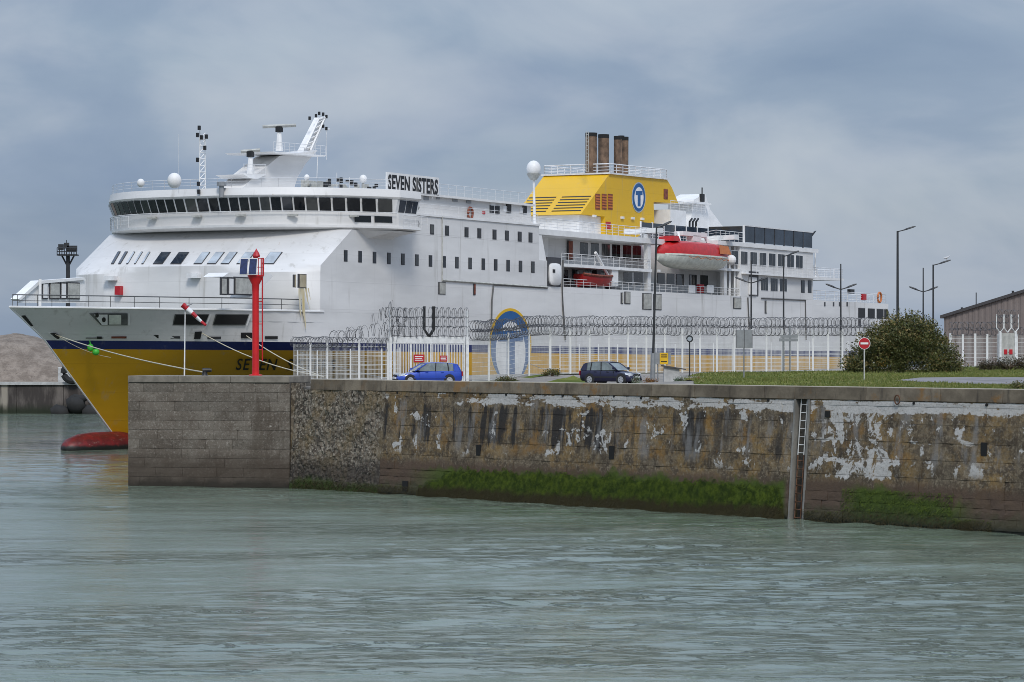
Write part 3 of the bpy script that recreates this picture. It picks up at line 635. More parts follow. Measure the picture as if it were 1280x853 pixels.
def hp(px, py, off=0.0):                      # pixel on the hull surface
    w = 11.0
    for _ in range(40):
        t, z = L(px, py, w); w += 0.5 * (hb(t, z) - w)
    return P(t, w + off, z)
TEND = 138.0; BWZ = 11.62
def ring(z, t1=TEND):
    ts = float(np.interp(z, SZ, ST)); s = np.linspace(0, 1, 60) ** 1.9
    T = [ts + (t1 - ts) * k for k in s]
    return [P(t, hb(t, z), z) for t in T[::-1]] + [P(t, -hb(t, z), z) for t in T[1:]]
for nm, zs, mt in (('boot_topping', [-2, -1, 0, .7, 1.3], m_red), ('lower_hull', [1.3, 2.6, 4, 5.4, 6.8, 8.3], m_yellow), ('hull_stripe', [8.3, 9.0], m_blue), ('upper_hull', [9.0, 9.9, 10.8, BWZ], m_white)):
    fb_(nm, MB().loft([ring(z) for z in zs], True, False), mt, True)
r0 = ring(10.7, 12.0); MB().add(r0, [tuple(range(len(r0)))]).build('foredeck', m_deck, ferry)
rr = ring(BWZ, 10.5)                           # bulwark rail
fb_('bulwark_rail', MB().tube([(p[0] * 1.0, p[1], p[2] + 0.02) for p in rr], 0.09, 5), m_white2)
# stem bar and bulbous bow
bt = [L(78, 553, 0), L(158, 548, 0)]
fb_('bulb', MB().loft([[(t, r * 1.15 * math.cos(a), zc + r * math.sin(a)) for a in np.linspace(0, 2*math.pi, 15)[:-1]] for t, r, zc in
    [(bt[0][0] + .3, 0.05, 0.1), (bt[0][0] + .5, 0.5, 0.1), (bt[0][0] + 1.1, .85, 0.12), (bt[0][0] + 2.4, 1.12, 0.15), (bt[0][0] + 4, 1.25, 0.15), (bt[0][0] + 7, 1.3, 0.15), (bt[0][0] + 14, 1.2, 0)]]), m_bulb, True)
fb_('stem_bar', MB().tube([P(t, 0, z) for t, z in zip(ST[1:-1], SZ[1:-1])], 0.07, 5), m_white2)

def decal(name, pxs, mt, off=0.03, depth=0.0, parent=None):
    if len(pxs) == 4:
        a, b, c, d_ = [Vector(q) for q in pxs]; nu, nv = 16, 4; vs = []
        for j in range(nv + 1):
            for i in range(nu + 1): q = a.lerp(b, i / nu).lerp(d_.lerp(c, i / nu), j / nv); vs.append(hp(q.x, q.y, off))
        return fb_(name, MB().add(vs, [(j*(nu+1)+i, j*(nu+1)+i+1, (j+1)*(nu+1)+i+1, (j+1)*(nu+1)+i) for j in range(nv) for i in range(nu)]), mt, parent=parent)
    pts = [hp(x, y, off) for x, y in pxs]; return fb_(name, MB().prism(pts, (0, 0.25, 0)), mt, parent=parent)
# mooring deck openings: dark sheets on the hull, inner shade put into their colour
for pxs in ([(110, 392), (158, 392), (158, 407), (125, 407)], [(217, 393), (260, 393), (254, 407), (214, 407)], [(268, 393), (310, 393), (305, 407), (264, 407)]):
    o = decal('mooring_port', pxs, m_recess, 0.12)
    o2 = decal('port_shade', [(x + (1 if x < np.mean([q[0] for q in pxs]) else -1), y + (1 if y < 400 else -1.2)) for x, y in pxs], m_black if pxs[0][0] > 200 else m_recess, 0.16, parent=o)
    cx = np.mean([q[0] for q in pxs])
    decal('port_frame', [(pxs[1][0], pxs[1][1]), (pxs[1][0] + 2, pxs[1][1]), (pxs[2][0] + 2, pxs[2][1]), (pxs[2][0], pxs[2][1])], m_white2, 0.2, parent=o)
decal('port_shield', [(115, 393.5), (132, 393.5), (132, 406.5), (125, 406.5)], m_white2, 0.2); decal('port_winch', [(134, 394), (149, 394), (149, 406), (134, 406)], m_boatwhite, 0.2)
for x, y, r in ((127, 400, 2.4), (118.5, 394.5, 2.2)): decal('shield_hole', [(x + r * .9 * math.cos(a), y + r * 1.3 * math.sin(a)) for a in np.linspace(0, 6.28, 11)[:-1]], m_black, 0.25)
decal('bow_fairlead', [(26, 395), (31, 394.5), (41, 407.5), (38, 408.5)], m_black, 0.05)
decal('hawse_plate', [(60, 416), (66, 415), (73, 420), (72, 424), (68, 424)], m_white2, 0.04); decal('anchor', [(62, 417), (66, 416.5), (72, 420.5), (71, 424), (68, 422)], m_black, 0.25)
for a, b, y0, y1, mt in ((106, 128, 422.4, 423.4, m_frame), (138, 157, 420.8, 423.4, m_rustbrown), (120, 126, 421, 424, m_black), (188, 197, 419, 423, m_black), (212, 224, 420.5, 423.5, m_frame), (258, 275, 421, 424, m_frame), (300, 314, 416, 423, m_black), (330, 346, 420.5, 424, m_black)):
    decal('fender_bracket', [(a, y0), (b, y0), (b, y1), (a, y1)], mt, 0.10)
decal('roller_fairlead', [(241, 415), (250, 414.5), (248, 424), (240, 424)], m_black, 0.2)
# name on the bow
vs_, fs_ = text_mesh('SEVEN  SISTERS', 1.0, 0.28, 0.012, 0.0, 1.12)
x0 = min(v[0] for v in vs_); x1 = max(v[0] for v in vs_); y1 = max(v[1] for v in vs_)
MB().add([hp(294 + (v[0] - x0) / (x1 - x0) * 126, 462.5 - v[1] / y1 * 14 + (v[0]-x0)/(x1-x0)*1.0, 0.05) for v in vs_], fs_).build('bow_name', m_black, ferry)

# front house: vertical wall, sloped front, flank down to the end of the hull side
TH = 48.9
def front(w, tc=7.2, te=10.0): return tc + (te - tc) * (abs(w) / HB) ** 3
def outline(dt, tb=TH, wm=HB, tc=7.2, te=10.0):
    ws = np.concatenate([[-wm], np.linspace(-wm, wm, 25), [wm]])
    pts = [(front(w, tc, te) + dt, w) for w in np.linspace(wm, -wm, 25)]
    return pts + [(tb, -wm), (tb, wm)]
def zring(o, z): return [P(t, w, z) for t, w in o]
# soot and rust runs below the vents are part of the flank paint
def low_outline():
    return [(7.2 + 2.75 * (abs(w) / HB) ** 8, w) for w in np.linspace(HB, -HB, 25)] + [(TH, -HB), (TH, HB)]
fb_('front_house', MB().loft([[(p[0] + .08, p[1] * .985, BWZ - .9) for p in zring(low_outline(), 0)], [(p[0] + .08, p[1] * .985, BWZ - .01) for p in zring(low_outline(), 0)], zring(low_outline(), BWZ + .005), zring(low_outline(), 15.0), zring(outline(0), 15.6), zring(outline(5.0), 18.86)]), m_white, True)
fb_('cabin_tier', MB().box((19.0, -HB, 18.87), (TH, HB, 20.7)), m_white)
def slope_pt(px, py):                         # pixel on the sloped front
    w = 0.0; best = None
    for w in np.linspace(-13, 13, 521):
        for it in (0,):
            t = front(w) + 2.5
            for _ in range(4):
                ww, z = LT(px, py, t); t = front(w) + 5.0 * (z - 15.6) / 3.3
            e = abs(ww - w)
            if best is None or e < best[0]: best = (e, t, w, z)
    return best[1:]
def slope_win(a, b, y0=315.5, y1=331.0, sk=11, pale=True):
    q = [slope_pt(x, y) for x, y in ((a, y1), (b, y1), (b + sk, y0), (a + sk, y0))]
    pts = [(t - 0.05, -w, z + 0.03) for t, w, z in q]
    o = fb_('window', MB().prism(pts, (0.12, 0, -0.08)), m_frame)
    c = sum((Vector(p) for p in pts), Vector()) / 4
    fb_('pane', MB().prism([tuple(Vector(p).lerp(c, 0.10) + Vector((-.03, 0, .02))) for p in pts], (0.05, 0, -.03)), m_paleglass if pale else m_pglass, parent=o)
for a, b, k in ((139, 142, 0), (148, 151, 0), (158, 160, 1), (167.5, 169.5, 1), (177, 179, 1), (191, 203, 0), (213, 226, 0), (242, 252, 1), (259, 270, 1), (276, 286, 1), (296, 308, 1), (327, 342, 1)):
    slope_win(a, b, 315.5 - (200 - a) * 0.012 * (a < 200) , 330.5, 9 if a < 190 else 11, bool(k))
# wall lamps, lockers and fittings on the front wall
def boxpx(name, x0, y0, x1, y1, w, mt, dep=0.25, parent=None, bevel=0.0):
    (t0, za), (t1, zb) = L(x0, y1, w), L(x1, y0, w)
    return fb_(name, MB().box((t0, -w - 0.02, za), (t1, -w + dep, zb)), mt, parent=parent, bevel=bevel)
for x, y in ((139, 348), (243, 345)):
    w, z = LT(x, y, 7.0); fb_('floodlight', MB().box((6.6, -w - .55, z - .2), (7.4, -w + .55, z + .2)), m_sign_white)
w, z = LT(149, 363, 7.0); fb_('hose_box', MB().box((6.7, -w - .28, z - .4), (7.4, -w + .28, z + .36)), m_sign_red)
# side shelters of the mooring deck
inn = [L(x, y, -6.0) for x, y in ((23.5, 374), (49, 351), (106, 347), (106, 350), (50, 355), (26, 375.5))]
fb_('mooring_shelter', MB().prism([P(t, -6.0, z) for t, z in inn], (0, 0.9, 0)), m_white2)
inn = [L(x, y, -6.2) for x, y in ((30, 372), (50, 354), (107, 349), (107, 379), (24, 379))]
fb_('shelter_wall', MB().prism([P(t, -6.2, z) for t, z in inn], (0, .2, 0)), m_white2)
for a, b, mt in ((53, 60, m_white2), (62, 75, m_louvre), (76, 83, m_white2), (84, 100, m_louvre)):
    (t0, za), (t1, zb) = L(a, 374, -6.1), L(b, 353.5, -6.1)
    o = fb_('shelter_panel', MB().box((t0, 6.19, za), (t1, 6.10, zb)), m_frame); fb_('sheet', MB().box((t0 + .10, 6.12, za + .10), (t1 - .10, 6.05, zb - .10)), mt, parent=o)
q0 = L(50, 349, -5.9); fb_('shelter_post', MB().bar(P(q0[0], -5.9, 10.8), P(q0[0], -5.9, q0[1]), .16), m_white2)
for a, b, mt in ((277, 284.5, m_louvre), (286, 293, m_white2), (294, 316, m_louvre)):
    (t0, za), (t1, zb) = L(a, 369, 11.2), L(b, 347, 11.2)
    o = fb_('shelter_panel', MB().box((t0, -11.15, za), (t1, -11.0, zb)), m_frame); fb_('sheet', MB().box((t0 + .12, -11.2, za + .12), (t1 - .12, -11.0, zb - .12)), mt, parent=o)
(t0, z0), (t1, z1), (t2, z2), (t3, z3) = L(279, 346, 11), L(338, 343, 11), L(341, 346, 11), L(312, 372, 11)
fb_('mooring_shelter', MB().prism([P(t0, 11, z0), P(t0 + .8, 11, z0 + .35), P(t1, 11, z1 + .1), P(t2, 11, z2), P(t3 + .4, 11, z3), P(t3, 11, z3), P(t3 + 1.5, 11, z0)], (0, 2.0, 0)), m_white2)
# rails
def railing(pts, h=1.0, nb=3, sp=1.6, r=0.022, mt=None, top=None, name='railing'):
    m = MB(); pts = [Vector(p) for p in pts]; up = Vector((0, 0, h))
    for a, b in zip(pts[:-1], pts[1:]):
        n = max(1, round((b - a).length / sp))
        for i in range(n + 1): q = a.lerp(b, i / n); m.bar(q, q + up, r)
        for k in range(nb): m.bar(a + up * ((k + 1) / nb), b + up * ((k + 1) / nb), r * (1.5 if k == nb - 1 else 0.9))
    return fb_(name, m, mt or m_rail)
rl = ring(BWZ, 8.0); nr = len(rl)
railing([(p[0] + 0.2, p[1] * 0.97, BWZ + .05) for p in rl[:nr // 2:4]], 0.95, 2, 2.5, 0.03, m_rail_dark)

# bridge
def bfront(w): return 10.5 + 8.4 * (abs(w) / 15.2) ** 3.2
def bring(z, dt, wm, tb=22.4, n=60): return [P(bfront(w) + dt, w, z) for w in np.linspace(wm, -wm, n)] + [P(tb, -wm, z), P(tb, wm, z)]
fb_('bridge_deck', MB().loft([bring(18.85, 0.6, 14.6), bring(19.05, -0.3, 15.6), bring(19.25, -0.35, 15.6)]), m_white2)
fb_('bridge_bulwark', MB().loft([bring(19.25, 0.0, 15.3), bring(20.35, -0.1, 15.3)]), m_white)
fb_('bridge_window_band', MB().loft([bring(20.35, 0.0, 15.1), bring(21.65, -0.55, 15.4)]), m_white2)
fb_('bridge_roof', MB().loft([bring(21.65, -0.65, 15.5), bring(21.8, -0.8, 15.6), bring(22.45, -0.6, 15.5), bring(22.5, 0.2, 14.9)]), m_white)
wsn = np.linspace(15.05, -15.05, 33)
wsn = np.sign(wsn) * 15.05 * (np.abs(wsn) / 15.05) ** 0.9
for a, b in zip(wsn[:-1], wsn[1:]):
    d = (a - b) * 0.085; a -= d; b += d; q = []
    for w, z, k in ((a, 20.47, .085), (b, 20.47, .085), (b, 21.58, .93), (a, 21.58, .93)):
        q.append(P(bfront(w) - 0.55 * k - 0.07, w * (1 + 0.02 * k), z))
    fb_('bridge_window', MB().prism(q, (0.06, 0, 0)), m_glass)
for a, b in ((19.2, 20.2), (20.35, 21.3), (21.42, 22.2)):       # wing end windows
    for sgn in (1, -1): fb_('bridge_window', MB().prism([P(a, sgn * 15.16, 20.5), P(b, sgn * 15.16, 20.5), P(b - .1, sgn * 15.45, 21.55), P(a - .1, sgn * 15.45, 21.55)], (0, 0.05 * sgn, 0)), m_pglass)
m = MB()
for w in np.linspace(15, -15, 40): m.bar(P(bfront(w) - .34, w * 1.01, 20.3), P(bfront(w) - .34, w * 1.01, 20.42), .03)
m.tube([P(bfront(w) - .36, w * 1.012, 20.40) for w in np.linspace(15.2, -15.2, 40)], .035); fb_('wash_rail', m, m_rail)
for w in (13, 9, 4.5, 0, -5): 
    q = P(bfront(w) - .35, w, 20.05); fb_('deck_lamp', MB().cbox(q, (.35, .9, .16)), m_louvre)
for a, b in ((458, 473), (475, 484)):
    w0 = 12.0; q = [];
    t0, z0 = L(a, 280, 14.2); t1, z1 = L(b, 274, 14.2)
    wc = 15.0 - (0 if a > 470 else 1.1) ; 
    fb_('wing_window', MB().prism([P(bfront(wc) - .14, wc, 19.55), P(bfront(wc - .9) - .14, wc - .9, 19.55), P(bfront(wc - .9) - .2, wc - .9, 20.1), P(bfront(wc) - .2, wc, 20.1)], (.05, 0, 0)), m_glass)
# bracket under the near wing
for sg in (1, -1): fb_('wing_bracket', MB().loft([[P(16, sg*12.9, 18.86), P(22.2, sg*12.9, 18.86), P(22.2, sg*15.2, 18.86), P(18.8, sg*15.2, 18.86)], [P(17.5, sg*12.9, 18.15), P(21.8, sg*12.9, 18.15), P(21.8, sg*13.3, 18.45), P(19.0, sg*13.3, 18.45)]]), m_white2)
m = MB()
railing([P(bfront(w) - 0.3, w, 22.5) for w in np.linspace(15, -15, 22)], 0.8, 3, 2.0, 0.015)
railing([P(bfront(w) - .55, w, 19.25) for w in np.linspace(-15.3, -8, 6)], 1.0, 3, 1.2, 0.02)
railing([P(19.5, 15.55, 19.25), P(23.5, 15.55, 19.25)], 1.0, 3, 1.0, 0.02)

# upper deckhouse behind the bridge, with its lamps, doors, rails and name board
fb_('upper_deckhouse', MB().box((22.5, -12.2, 20.72), (TH - .2, 12.2, 22.55)), m_white)
fb_('boat_deck_edge', MB().box((22.5, -13.1, 20.6), (TH + .05, 13.1, 20.78)), m_white2)
fb_('deckhouse_cornice', MB().box((22.5, -12.6, 22.5), (TH - .1, 12.6, 22.7)), m_white2)
railing([P(25, 12.5, 22.7), P(TH - .3, 12.5, 22.7)], 1.0, 3, 1.5, 0.014)
railing([P(25.8, 13.0, 20.78), P(TH - .3, 13.0, 20.78)], 0.9, 3, 1.5, 0.014)
for px, py, s, mt in ((533, 247, 3, m_lampgrey), (548, 247, 2, m_lampgrey), (569, 249, 3, m_lampgrey), (586, 251, 3, m_lampgrey), (615, 262, 2.5, m_black), (622, 263, 2.5, m_black), (636, 261, 3, m_black), (656, 263, 2.5, m_black), (605, 266, 1.5, m_sign_red), (616, 254, 3, m_white2), (632, 261, 3, m_sign_white), (653, 263, 3, m_sign_white)):
    boxpx('deck_fitting', px - s, py - s * (2.0 if mt is m_black else 1), px + s, py + s * (1.6 if mt is m_black else 1), 12.25, mt, .3)
t, z = L(588, 267, 12.35); fb_('lifebuoy', MB().tube([(t + .42 * math.cos(a), -12.35, z + .55 * math.sin(a)) for a in np.linspace(0, 6.28, 15)], .12, 5), m_rustbrown)
(t0, z0), (t1, z1) = L(483, 240, 12.6), L(549, 221, 12.6)
zt = L(483, 219.5, 12.6)[1]
o = fb_('name_board', MB().prism([P(t0, 12.6, z0 + .1), P(t1, 12.6, z0 + .1), P(t1, 12.6, z1 - .1), P(t0, 12.6, z1 - .1)], (0, .08, 0)), m_white2)
vs_, fs_ = text_mesh('SEVEN SISTERS', 1.0, 0, 0.035, 0.0, 1.05); x0 = min(v[0] for v in vs_); x1 = max(v[0] for v in vs_); y1 = max(v[1] for v in vs_)
MB().add([P(t0 + .25 + (v[0] - x0) / (x1 - x0) * (t1 - t0 - .5), 12.63, z0 + .28 + v[1] / y1 * (z1 - z0 - .56)) for v in vs_], fs_).build('lettering', m_black, o)
fb_('board_legs', MB().bar(P(t0 + 1, 12.5, 22.3), P(t0 + 1, 12.5, z0 + .2), .06).bar(P(t1 - 1, 12.5, 22.3), P(t1 - 1, 12.5, z0 + .2), .06), m_rail)

# flank windows
def win(px, py, wp, hp_, w=HB, mt=None, fr=0.06, bars=0, name='window'):
    (t0, za), (t1, zb) = L(px - wp/2, py + hp_/2, w), L(px + wp/2, py - hp_/2, w)
    o = fb_(name, MB().box((t0 - fr, -w - .025, za - fr), (t1 + fr, -w + .08, zb + fr)), m_frame if bars == 0 else m_white2)
    n = bars + 1
    for i in range(n):
        a = t0 + (t1 - t0) * i / n; b = t0 + (t1 - t0) * (i + 1) / n - (0.07 if n > 1 else 0)
        fb_('pane', MB().box((a, -w - .045, za), (b, -w + .04, zb)), mt or m_glass, parent=o)
    return o
for x in (432, 450, 468, 486, 503.5, 521, 538, 555, 571, 587.5, 604, 619.5, 635, 650.5, 666): win(x, 320 + (x - 432) * 0.0605, 3.6, 12.5)
for x in (540, 558.6, 583, 599, 618, 633.5, 649.5, 663): win(x, 287 + (x - 540) * 0.082, 3.4, 9, fr=0.12)
# vents, pipes and panel lines on the flank
def vent(x0, y0, x1, y1, w=HB, mt=None):
    o = boxpx('vent', x0, y0, x1, y1, w + .03, m_frame, .1); (t0, za), (t1, zb) = L(x0 + .8, y1 - .8, w), L(x1 - .8, y0 + .8, w); n = 6
    for i in range(n): fb_('slat', MB().box((t0 + (t1-t0)*i/n + .02, -w - .09, za), (t0 + (t1-t0)*(i+1)/n - .03, -w, zb)), mt or m_louvre, parent=o)
m_beige = mat('vent_beige', (0.42, 0.37, 0.26), .6)
for a in ((367, 343.5, 370, 359.5), (373, 343, 383, 360)): vent(*a, mt=m_beige)
vent(548, 353, 557, 368); vent(591.5, 355, 594.5, 369, mt=m_rustbrown); vent(776, 366, 779, 380); vent(780.5, 365, 788, 380); vent(803, 367, 814.5, 387); vent(816.5, 368, 827, 387.5); vent(916.5, 372.5, 926.5, 386); vent(956, 376, 958.5, 392)
def pipe(pts, r=.07, mt=None, w=HB):
    fb_('pipe', MB().tube([P(*(lambda q: (q[0], w + .08, q[1]))(L(x, y, w))) for x, y in pts], r, 4), mt or m_rail_dark)
pipe([(552, 270), (552, 350)], .05, m_louvre); pipe([(552, 350.5), (683, 359.5)], .10, m_louvre); pipe([(616, 358), (614, 376), (613.5, 405)], .09); pipe([(616, 356), (684, 360)], .08)
pipe([(703, 325), (702, 358), (702.5, 380), (706, 425)], .10); pipe([(934, 372), (936, 412)], .08); pipe([(951, 373), (1006, 375.5), (1007, 425)], .07); pipe([(455, 270), (455, 268)], .05)
# rust run below the vents: a thin stained film on the flank
g = G('rust_run'); v = g.obj(); x, y, z = g.sep(v)
c = g.mix(g.ramp(g.noise(g.comb(g.mul(x, 3), 0.0, g.mul(z, .3)), 1.0, 5), .35, .65), (0.66, 0.62, 0.50), (0.60, 0.47, 0.20)); m_rustrun = g.done(c, .6)
for x0_, w_, y_, dx_ in ((374.5, 1.6, 398, 1.5), (378.0, 2.6, 412, 4.5), (382.5, 1.4, 388, 5.0), (385.5, .9, 376, 3.0)):
    q = []; yy = np.linspace(360.5, y_, 9)
    for k, y in enumerate(yy): q.append((x0_ + dx_ * (k / 8) ** 1.5 - w_ * (1 - k / 8.2) ** .6 + random.uniform(-.3, .3), y))
    for k, y in reversed(list(enumerate(yy))): q.append((x0_ + dx_ * (k / 8) ** 1.5 + w_ * (1 - k / 8.2) ** .6 + random.uniform(-.3, .3), y))
    fb_('rust_stain', MB().add([P(*(lambda u: (u[0], HB + .008, u[1]))(L(x, y, HB))) for x, y in q], [(k, k + 1, 16 - k, 17 - k) for k in range(8)]), m_rustrun)

# life raft recess
fb_('raft_bay', MB().box((TH - .02, -HB + .004, 14.86), (L(703, 340, HB)[0], -9.95, 17.3)), m_white)
boxpx('raft_recess', 684, 322.5, 701, 358, HB + .01, m_frame, .2)
(t0, za), (t1, zb) = L(685, 357, HB), L(700, 329.5, HB)
fb_('evacuation_canister', MB().loft([[P(t0 + (t1-t0)*(.5 + .48*c_ * k), HB + o_, za + (zb-za)*(.5 + .49*s_*k)) for c_, s_ in [(math.copysign(abs(math.cos(a))**.5, math.cos(a)), math.copysign(abs(math.sin(a))**.5, math.sin(a))) for a in np.linspace(0, 6.28, 17)[:-1]]] for k, o_ in ((1, 0.0), (1, .18), (.8, .34))]), m_white2, True)
boxpx('canister_latch', 691, 337, 694, 341, HB + .36, m_black, .1)
# company emblem on the flank
def emblem(name, cx, cy, rx, ry, w, off, mt, parent=None):
    pts = [P(*(lambda u: (u[0], w + off, u[1]))(L(cx + rx * math.cos(a), cy + ry * math.sin(a), w))) for a in np.linspace(0, 2*math.pi, 49)[:-1]]
    return fb_(name, MB().prism(pts, (0, .02, 0)), mt, parent=parent)
def emblem_t(cx, y0, y1, hw, sw, bh, w, off, parent):
    q = [(cx - hw, y0), (cx + hw, y0), (cx + hw, y0 + bh), (cx + sw, y0 + bh * 1.0), (cx + sw, y1), (cx - sw, y1), (cx - sw, y0 + bh), (cx - hw, y0 + bh)]
    fb_('letter', MB().prism([P(*(lambda u: (u[0], w + off, u[1]))(L(x, y, w))) for x, y in q], (0, .02, 0)), m_logoblue, parent=parent)
e = emblem('hull_emblem', 637.5, 432, 26.5, 46.5, HB, .03, m_funnel); emblem('disc', 637.5, 434, 24.5, 45, HB, .05, m_logoblue, e); emblem('disc', 637.5, 441, 18.5, 39, HB, .07, m_white2, e); emblem_t(637.5, 414, 476, 15.5, 5, 13, HB, .09, e)

# aft hull side, decks and houses amidships
for sg in (1, -1): fb_('hull_side_plating', MB().box((TH - .0, -sg * HB, BWZ), (TEND, -sg * (HB - .25), 14.85)), m_white)
fb_('transom', MB().box((TEND - .3, -12.7, BWZ), (TEND - .01, 12.7, 14.85)), m_white)
fb_('promenade_deck', MB().box((TH, -12.7, 13.7), (TEND - .35, 12.7, 13.9)), m_deck)
fb_('midship_house', MB().box((TH - .5, -10, 13.9), (112, 10, 19.9)), m_white)
for sg in (1, -1):
    fb_('upper_promenade', MB().box((TH - .05, -sg * 9.9, 16.85), (73.5, -sg * 12.95, 17.15)), m_white2)
    fb_('funnel_deck_edge', MB().box((TH - .05, -sg * 9.9, 19.8), (76.5, -sg * 13.0, 20.35)), m_white2)
fb_('funnel_deck', MB().box((TH - .1, -9.9, 19.92), (115, 9.9, 20.33)), m_white2)
fb_('recess_wall', MB().box((TH - .4, -10.2, 17.2), (TH + 7, -9.9, 19.8)), m_white2)
fb_('aft_house', MB().box((95.3, -HB, 14.86), (115, HB, 20.6)), m_white)
fb_('aft_roof_edge', MB().box((89, -13.15, 20.3), (116.2, 13.15, 20.75)), m_white2)
fb_('boat_recess_post', MB().box((94.9, -HB, 13.9), (95.2, -12.6, 20.3)), m_white2)
# cut-away front step of the open decks
fb_('deck_step', MB().prism([P(TH - .02, 12.95, 19.8), P(TH + .6, 12.95, 19.8), P(TH + 1.6, 12.95, 17.3), P(TH - .02, 12.95, 17.3)], (0, .15, 0)), m_white2)
for x, wp in ((691 + 22, 5),): win(x, 313, wp, 22, 10.2, m_rustbrown, name='door')
for x in (730, 743.5, 757, 770, 783.5, 796): win(x, 305.5 + (x - 730) * .065 + 6.5, 10.5, 16.5, 10.0, m_glass, .05, 1)
for x in (706, 719, 735, 751): win(x, 345, 8.5, 15, 10.0, m_pglass, .05, 1)
for x in (784.5, 798): win(x, 347.5 + (x - 784) * .06, 11, 17.5, 10.0, m_glass, .05, 1)
for x in (826, 838, 850, 866, 880): win(x, 349 + (x - 826) * .05, 9, 13, 10.0, m_glass, .05, 0)
railing([P(TH + 5, 12.8, 17.15), P(73.3, 12.8, 17.15)], 1.0, 3, 1.4); railing([P(TH + .1, 12.85, 20.35), P(76.4, 12.85, 20.35)], 1.05, 4, 1.3)
railing([P(TH + 5.2, 12.9, 14.85), P(95, 12.9, 14.85)], 0.8, 3, 1.4)
for x in (861, 884): boxpx('white_screen', x, 357, x + 8, 366, 12.95, m_white2, .05)
boxpx('red_box', 874, 356, 880, 366, 12.5, m_sign_red, .3)
for x in (702, 729, 776, 800, 824): boxpx('deck_lamp', x - 1.5, 330.5 + (x - 700) * .055, x + 1.5, 333 + (x - 700) * .055, 12.95, m_sign_white, .1)
for x in (912, 918): fb_('column', MB().bar(P(L(x, 350, 12.6)[0], 12.6, 13.9), P(L(x, 350, 12.6)[0], 12.6, 20.3), .14), m_white2)
fb_('shelter_roof', MB().box((86, -13, 17.55), (95.1, -9.9, 17.8)), m_white2)
# aft house windows, rails, glazed screen, stern platform
for x in (918.5, 930, 942, 953.5, 965, 976.5, 988, 999): win(x, 322 + (x - 918) * .072, 8.6, 15.5, HB, m_glass, .05, 1)
for x in (955.5, 967.5, 979): win(x, 355.5 + (x - 955) * .05, 9.0, 15, HB, m_glass, .05, 2)
for x in (1003.5, 1012): win(x, 358.5, 4, 14, HB, m_glass)
boxpx('raft_recess', 936, 340, 948, 370, HB + .01, m_frame, .2); boxpx('evacuation_canister', 937.5, 347, 946.5, 369, HB + .2, m_white2, .25, bevel=.08)
(t0, z0), (t1, z1) = L(908, 334, 13.1), L(1016, 341, 13.1)
fb_('gallery_edge', MB().box((95.3, -13.55, 17.28), (115.1, -13.0, 17.42)), m_white2)
railing([P(95.4, 13.5, 17.42), P(115, 13.5, 17.42)], .95, 3, 1.4, .018, m_rail)
n = 7
for i in range(n):
    a, b = 96.3 + (114.9 - 96.3) * i / n, 96.3 + (114.9 - 96.3) * (i + 1) / n
    fb_('glass_screen', MB().box((a + .06, -12.95, 20.85), (b - .06, -12.88, 22.6)), m_pglass); fb_('screen_post', MB().box((a - .05, -13.0, 20.75), (a + .05, -12.85, 22.68)), m_frame)
fb_('screen_rail', MB().box((96.2, -13.02, 22.6), (115.0, -12.84, 22.72)), m_rail)
fb_('screen_post', MB().box((96.1, -13.0, 20.75), (96.3, -12.8, 22.72)), m_white2)
for i in range(6):
    a = 79.5 + i * 2.75; fb_('glass_screen', MB().box((a + .05, -8.6, 20.35), (a + 2.65, -8.52, 22.4)), m_pglass); fb_('screen_post', MB().box((a - .06, -8.66, 20.3), (a + .04, -8.5, 22.5)), m_white2)
fb_('glass_screen', MB().box((96.2, -8.6, 20.85), (96.26, -12.7, 22.6)), m_pglass)
railing([P(77, 10.2, 20.35), P(89, 10.2, 20.35), P(89, 12.9, 20.75), P(96, 12.9, 20.75)], 1.1, 4, 1.2)
(ta, za), (tb, zb) = L(1018, 351, 12), L(1049, 347, 12)
fb_('stern_platform', MB().prism([P(115, 12.6, 17.15), P(tb, 12.6, 17.35), P(tb, 12.6, 17.6), P(115, 12.6, 17.6)], (0, 25.2, 0)), m_white2)
railing([P(115, 12.5, 17.6), P(tb - .1, 12.5, 17.6), P(tb - .1, -12.5, 17.6)], 1.1, 4, 1.2)
fb_('stern_stair', MB().bar(P(115.1, 12, 20.4), P(119, 12, 17.6), .12).bar(P(115.1, 11, 20.4), P(119, 11, 17.6), .12).bar(P(117, 12.4, 17.6), P(117, 12.4, 20.5), .1), m_white2)
fb_('roof_spur', MB().prism([P(114.9, 12.9, 22.5), P(116.2, 12.9, 22.9), P(115, 12.9, 22.2)], (0, .2, 0)), m_black)
railing([P(115.2, 12.75, 14.85), P(TEND - .2, 12.75, 14.85), P(TEND - .2, -12.7, 14.85)], 1.15, 4, 1.3, .025)
fb_('stern_house', MB().box((112, -9, 13.9), (118, 9, 17.1)), m_white2)
for x in (1077, 1089, 1100, 1107.5): win(x, 391.5 + (x - 1077) * .05, 8 if x < 1105 else 4, 10.5, HB, m_black, .08)  # openings in the stern side, their inner shade painted as black panes
for x in (1031, 1042, 1049.5, 1059): boxpx('scupper', x - .8, 378, x + .8, 383, HB + .02, m_frame, .1)
boxpx('vent', 1073, 399, 1076, 408, HB + .03, m_frame, .1)
t, z = L(1099, 372, 12.9); fb_('lifebuoy', MB().tube([(t + .55 * math.cos(a), -12.95, z + .6 * math.sin(a)) for a in np.linspace(0, 6.28, 15)], .13, 5), m_orange)
boxpx('hose_box', 1079, 368, 1083, 375, 12.9, m_sign_red, .3); boxpx('loudspeaker', 1063, 362, 1068, 367, 12.5, m_black, .4)

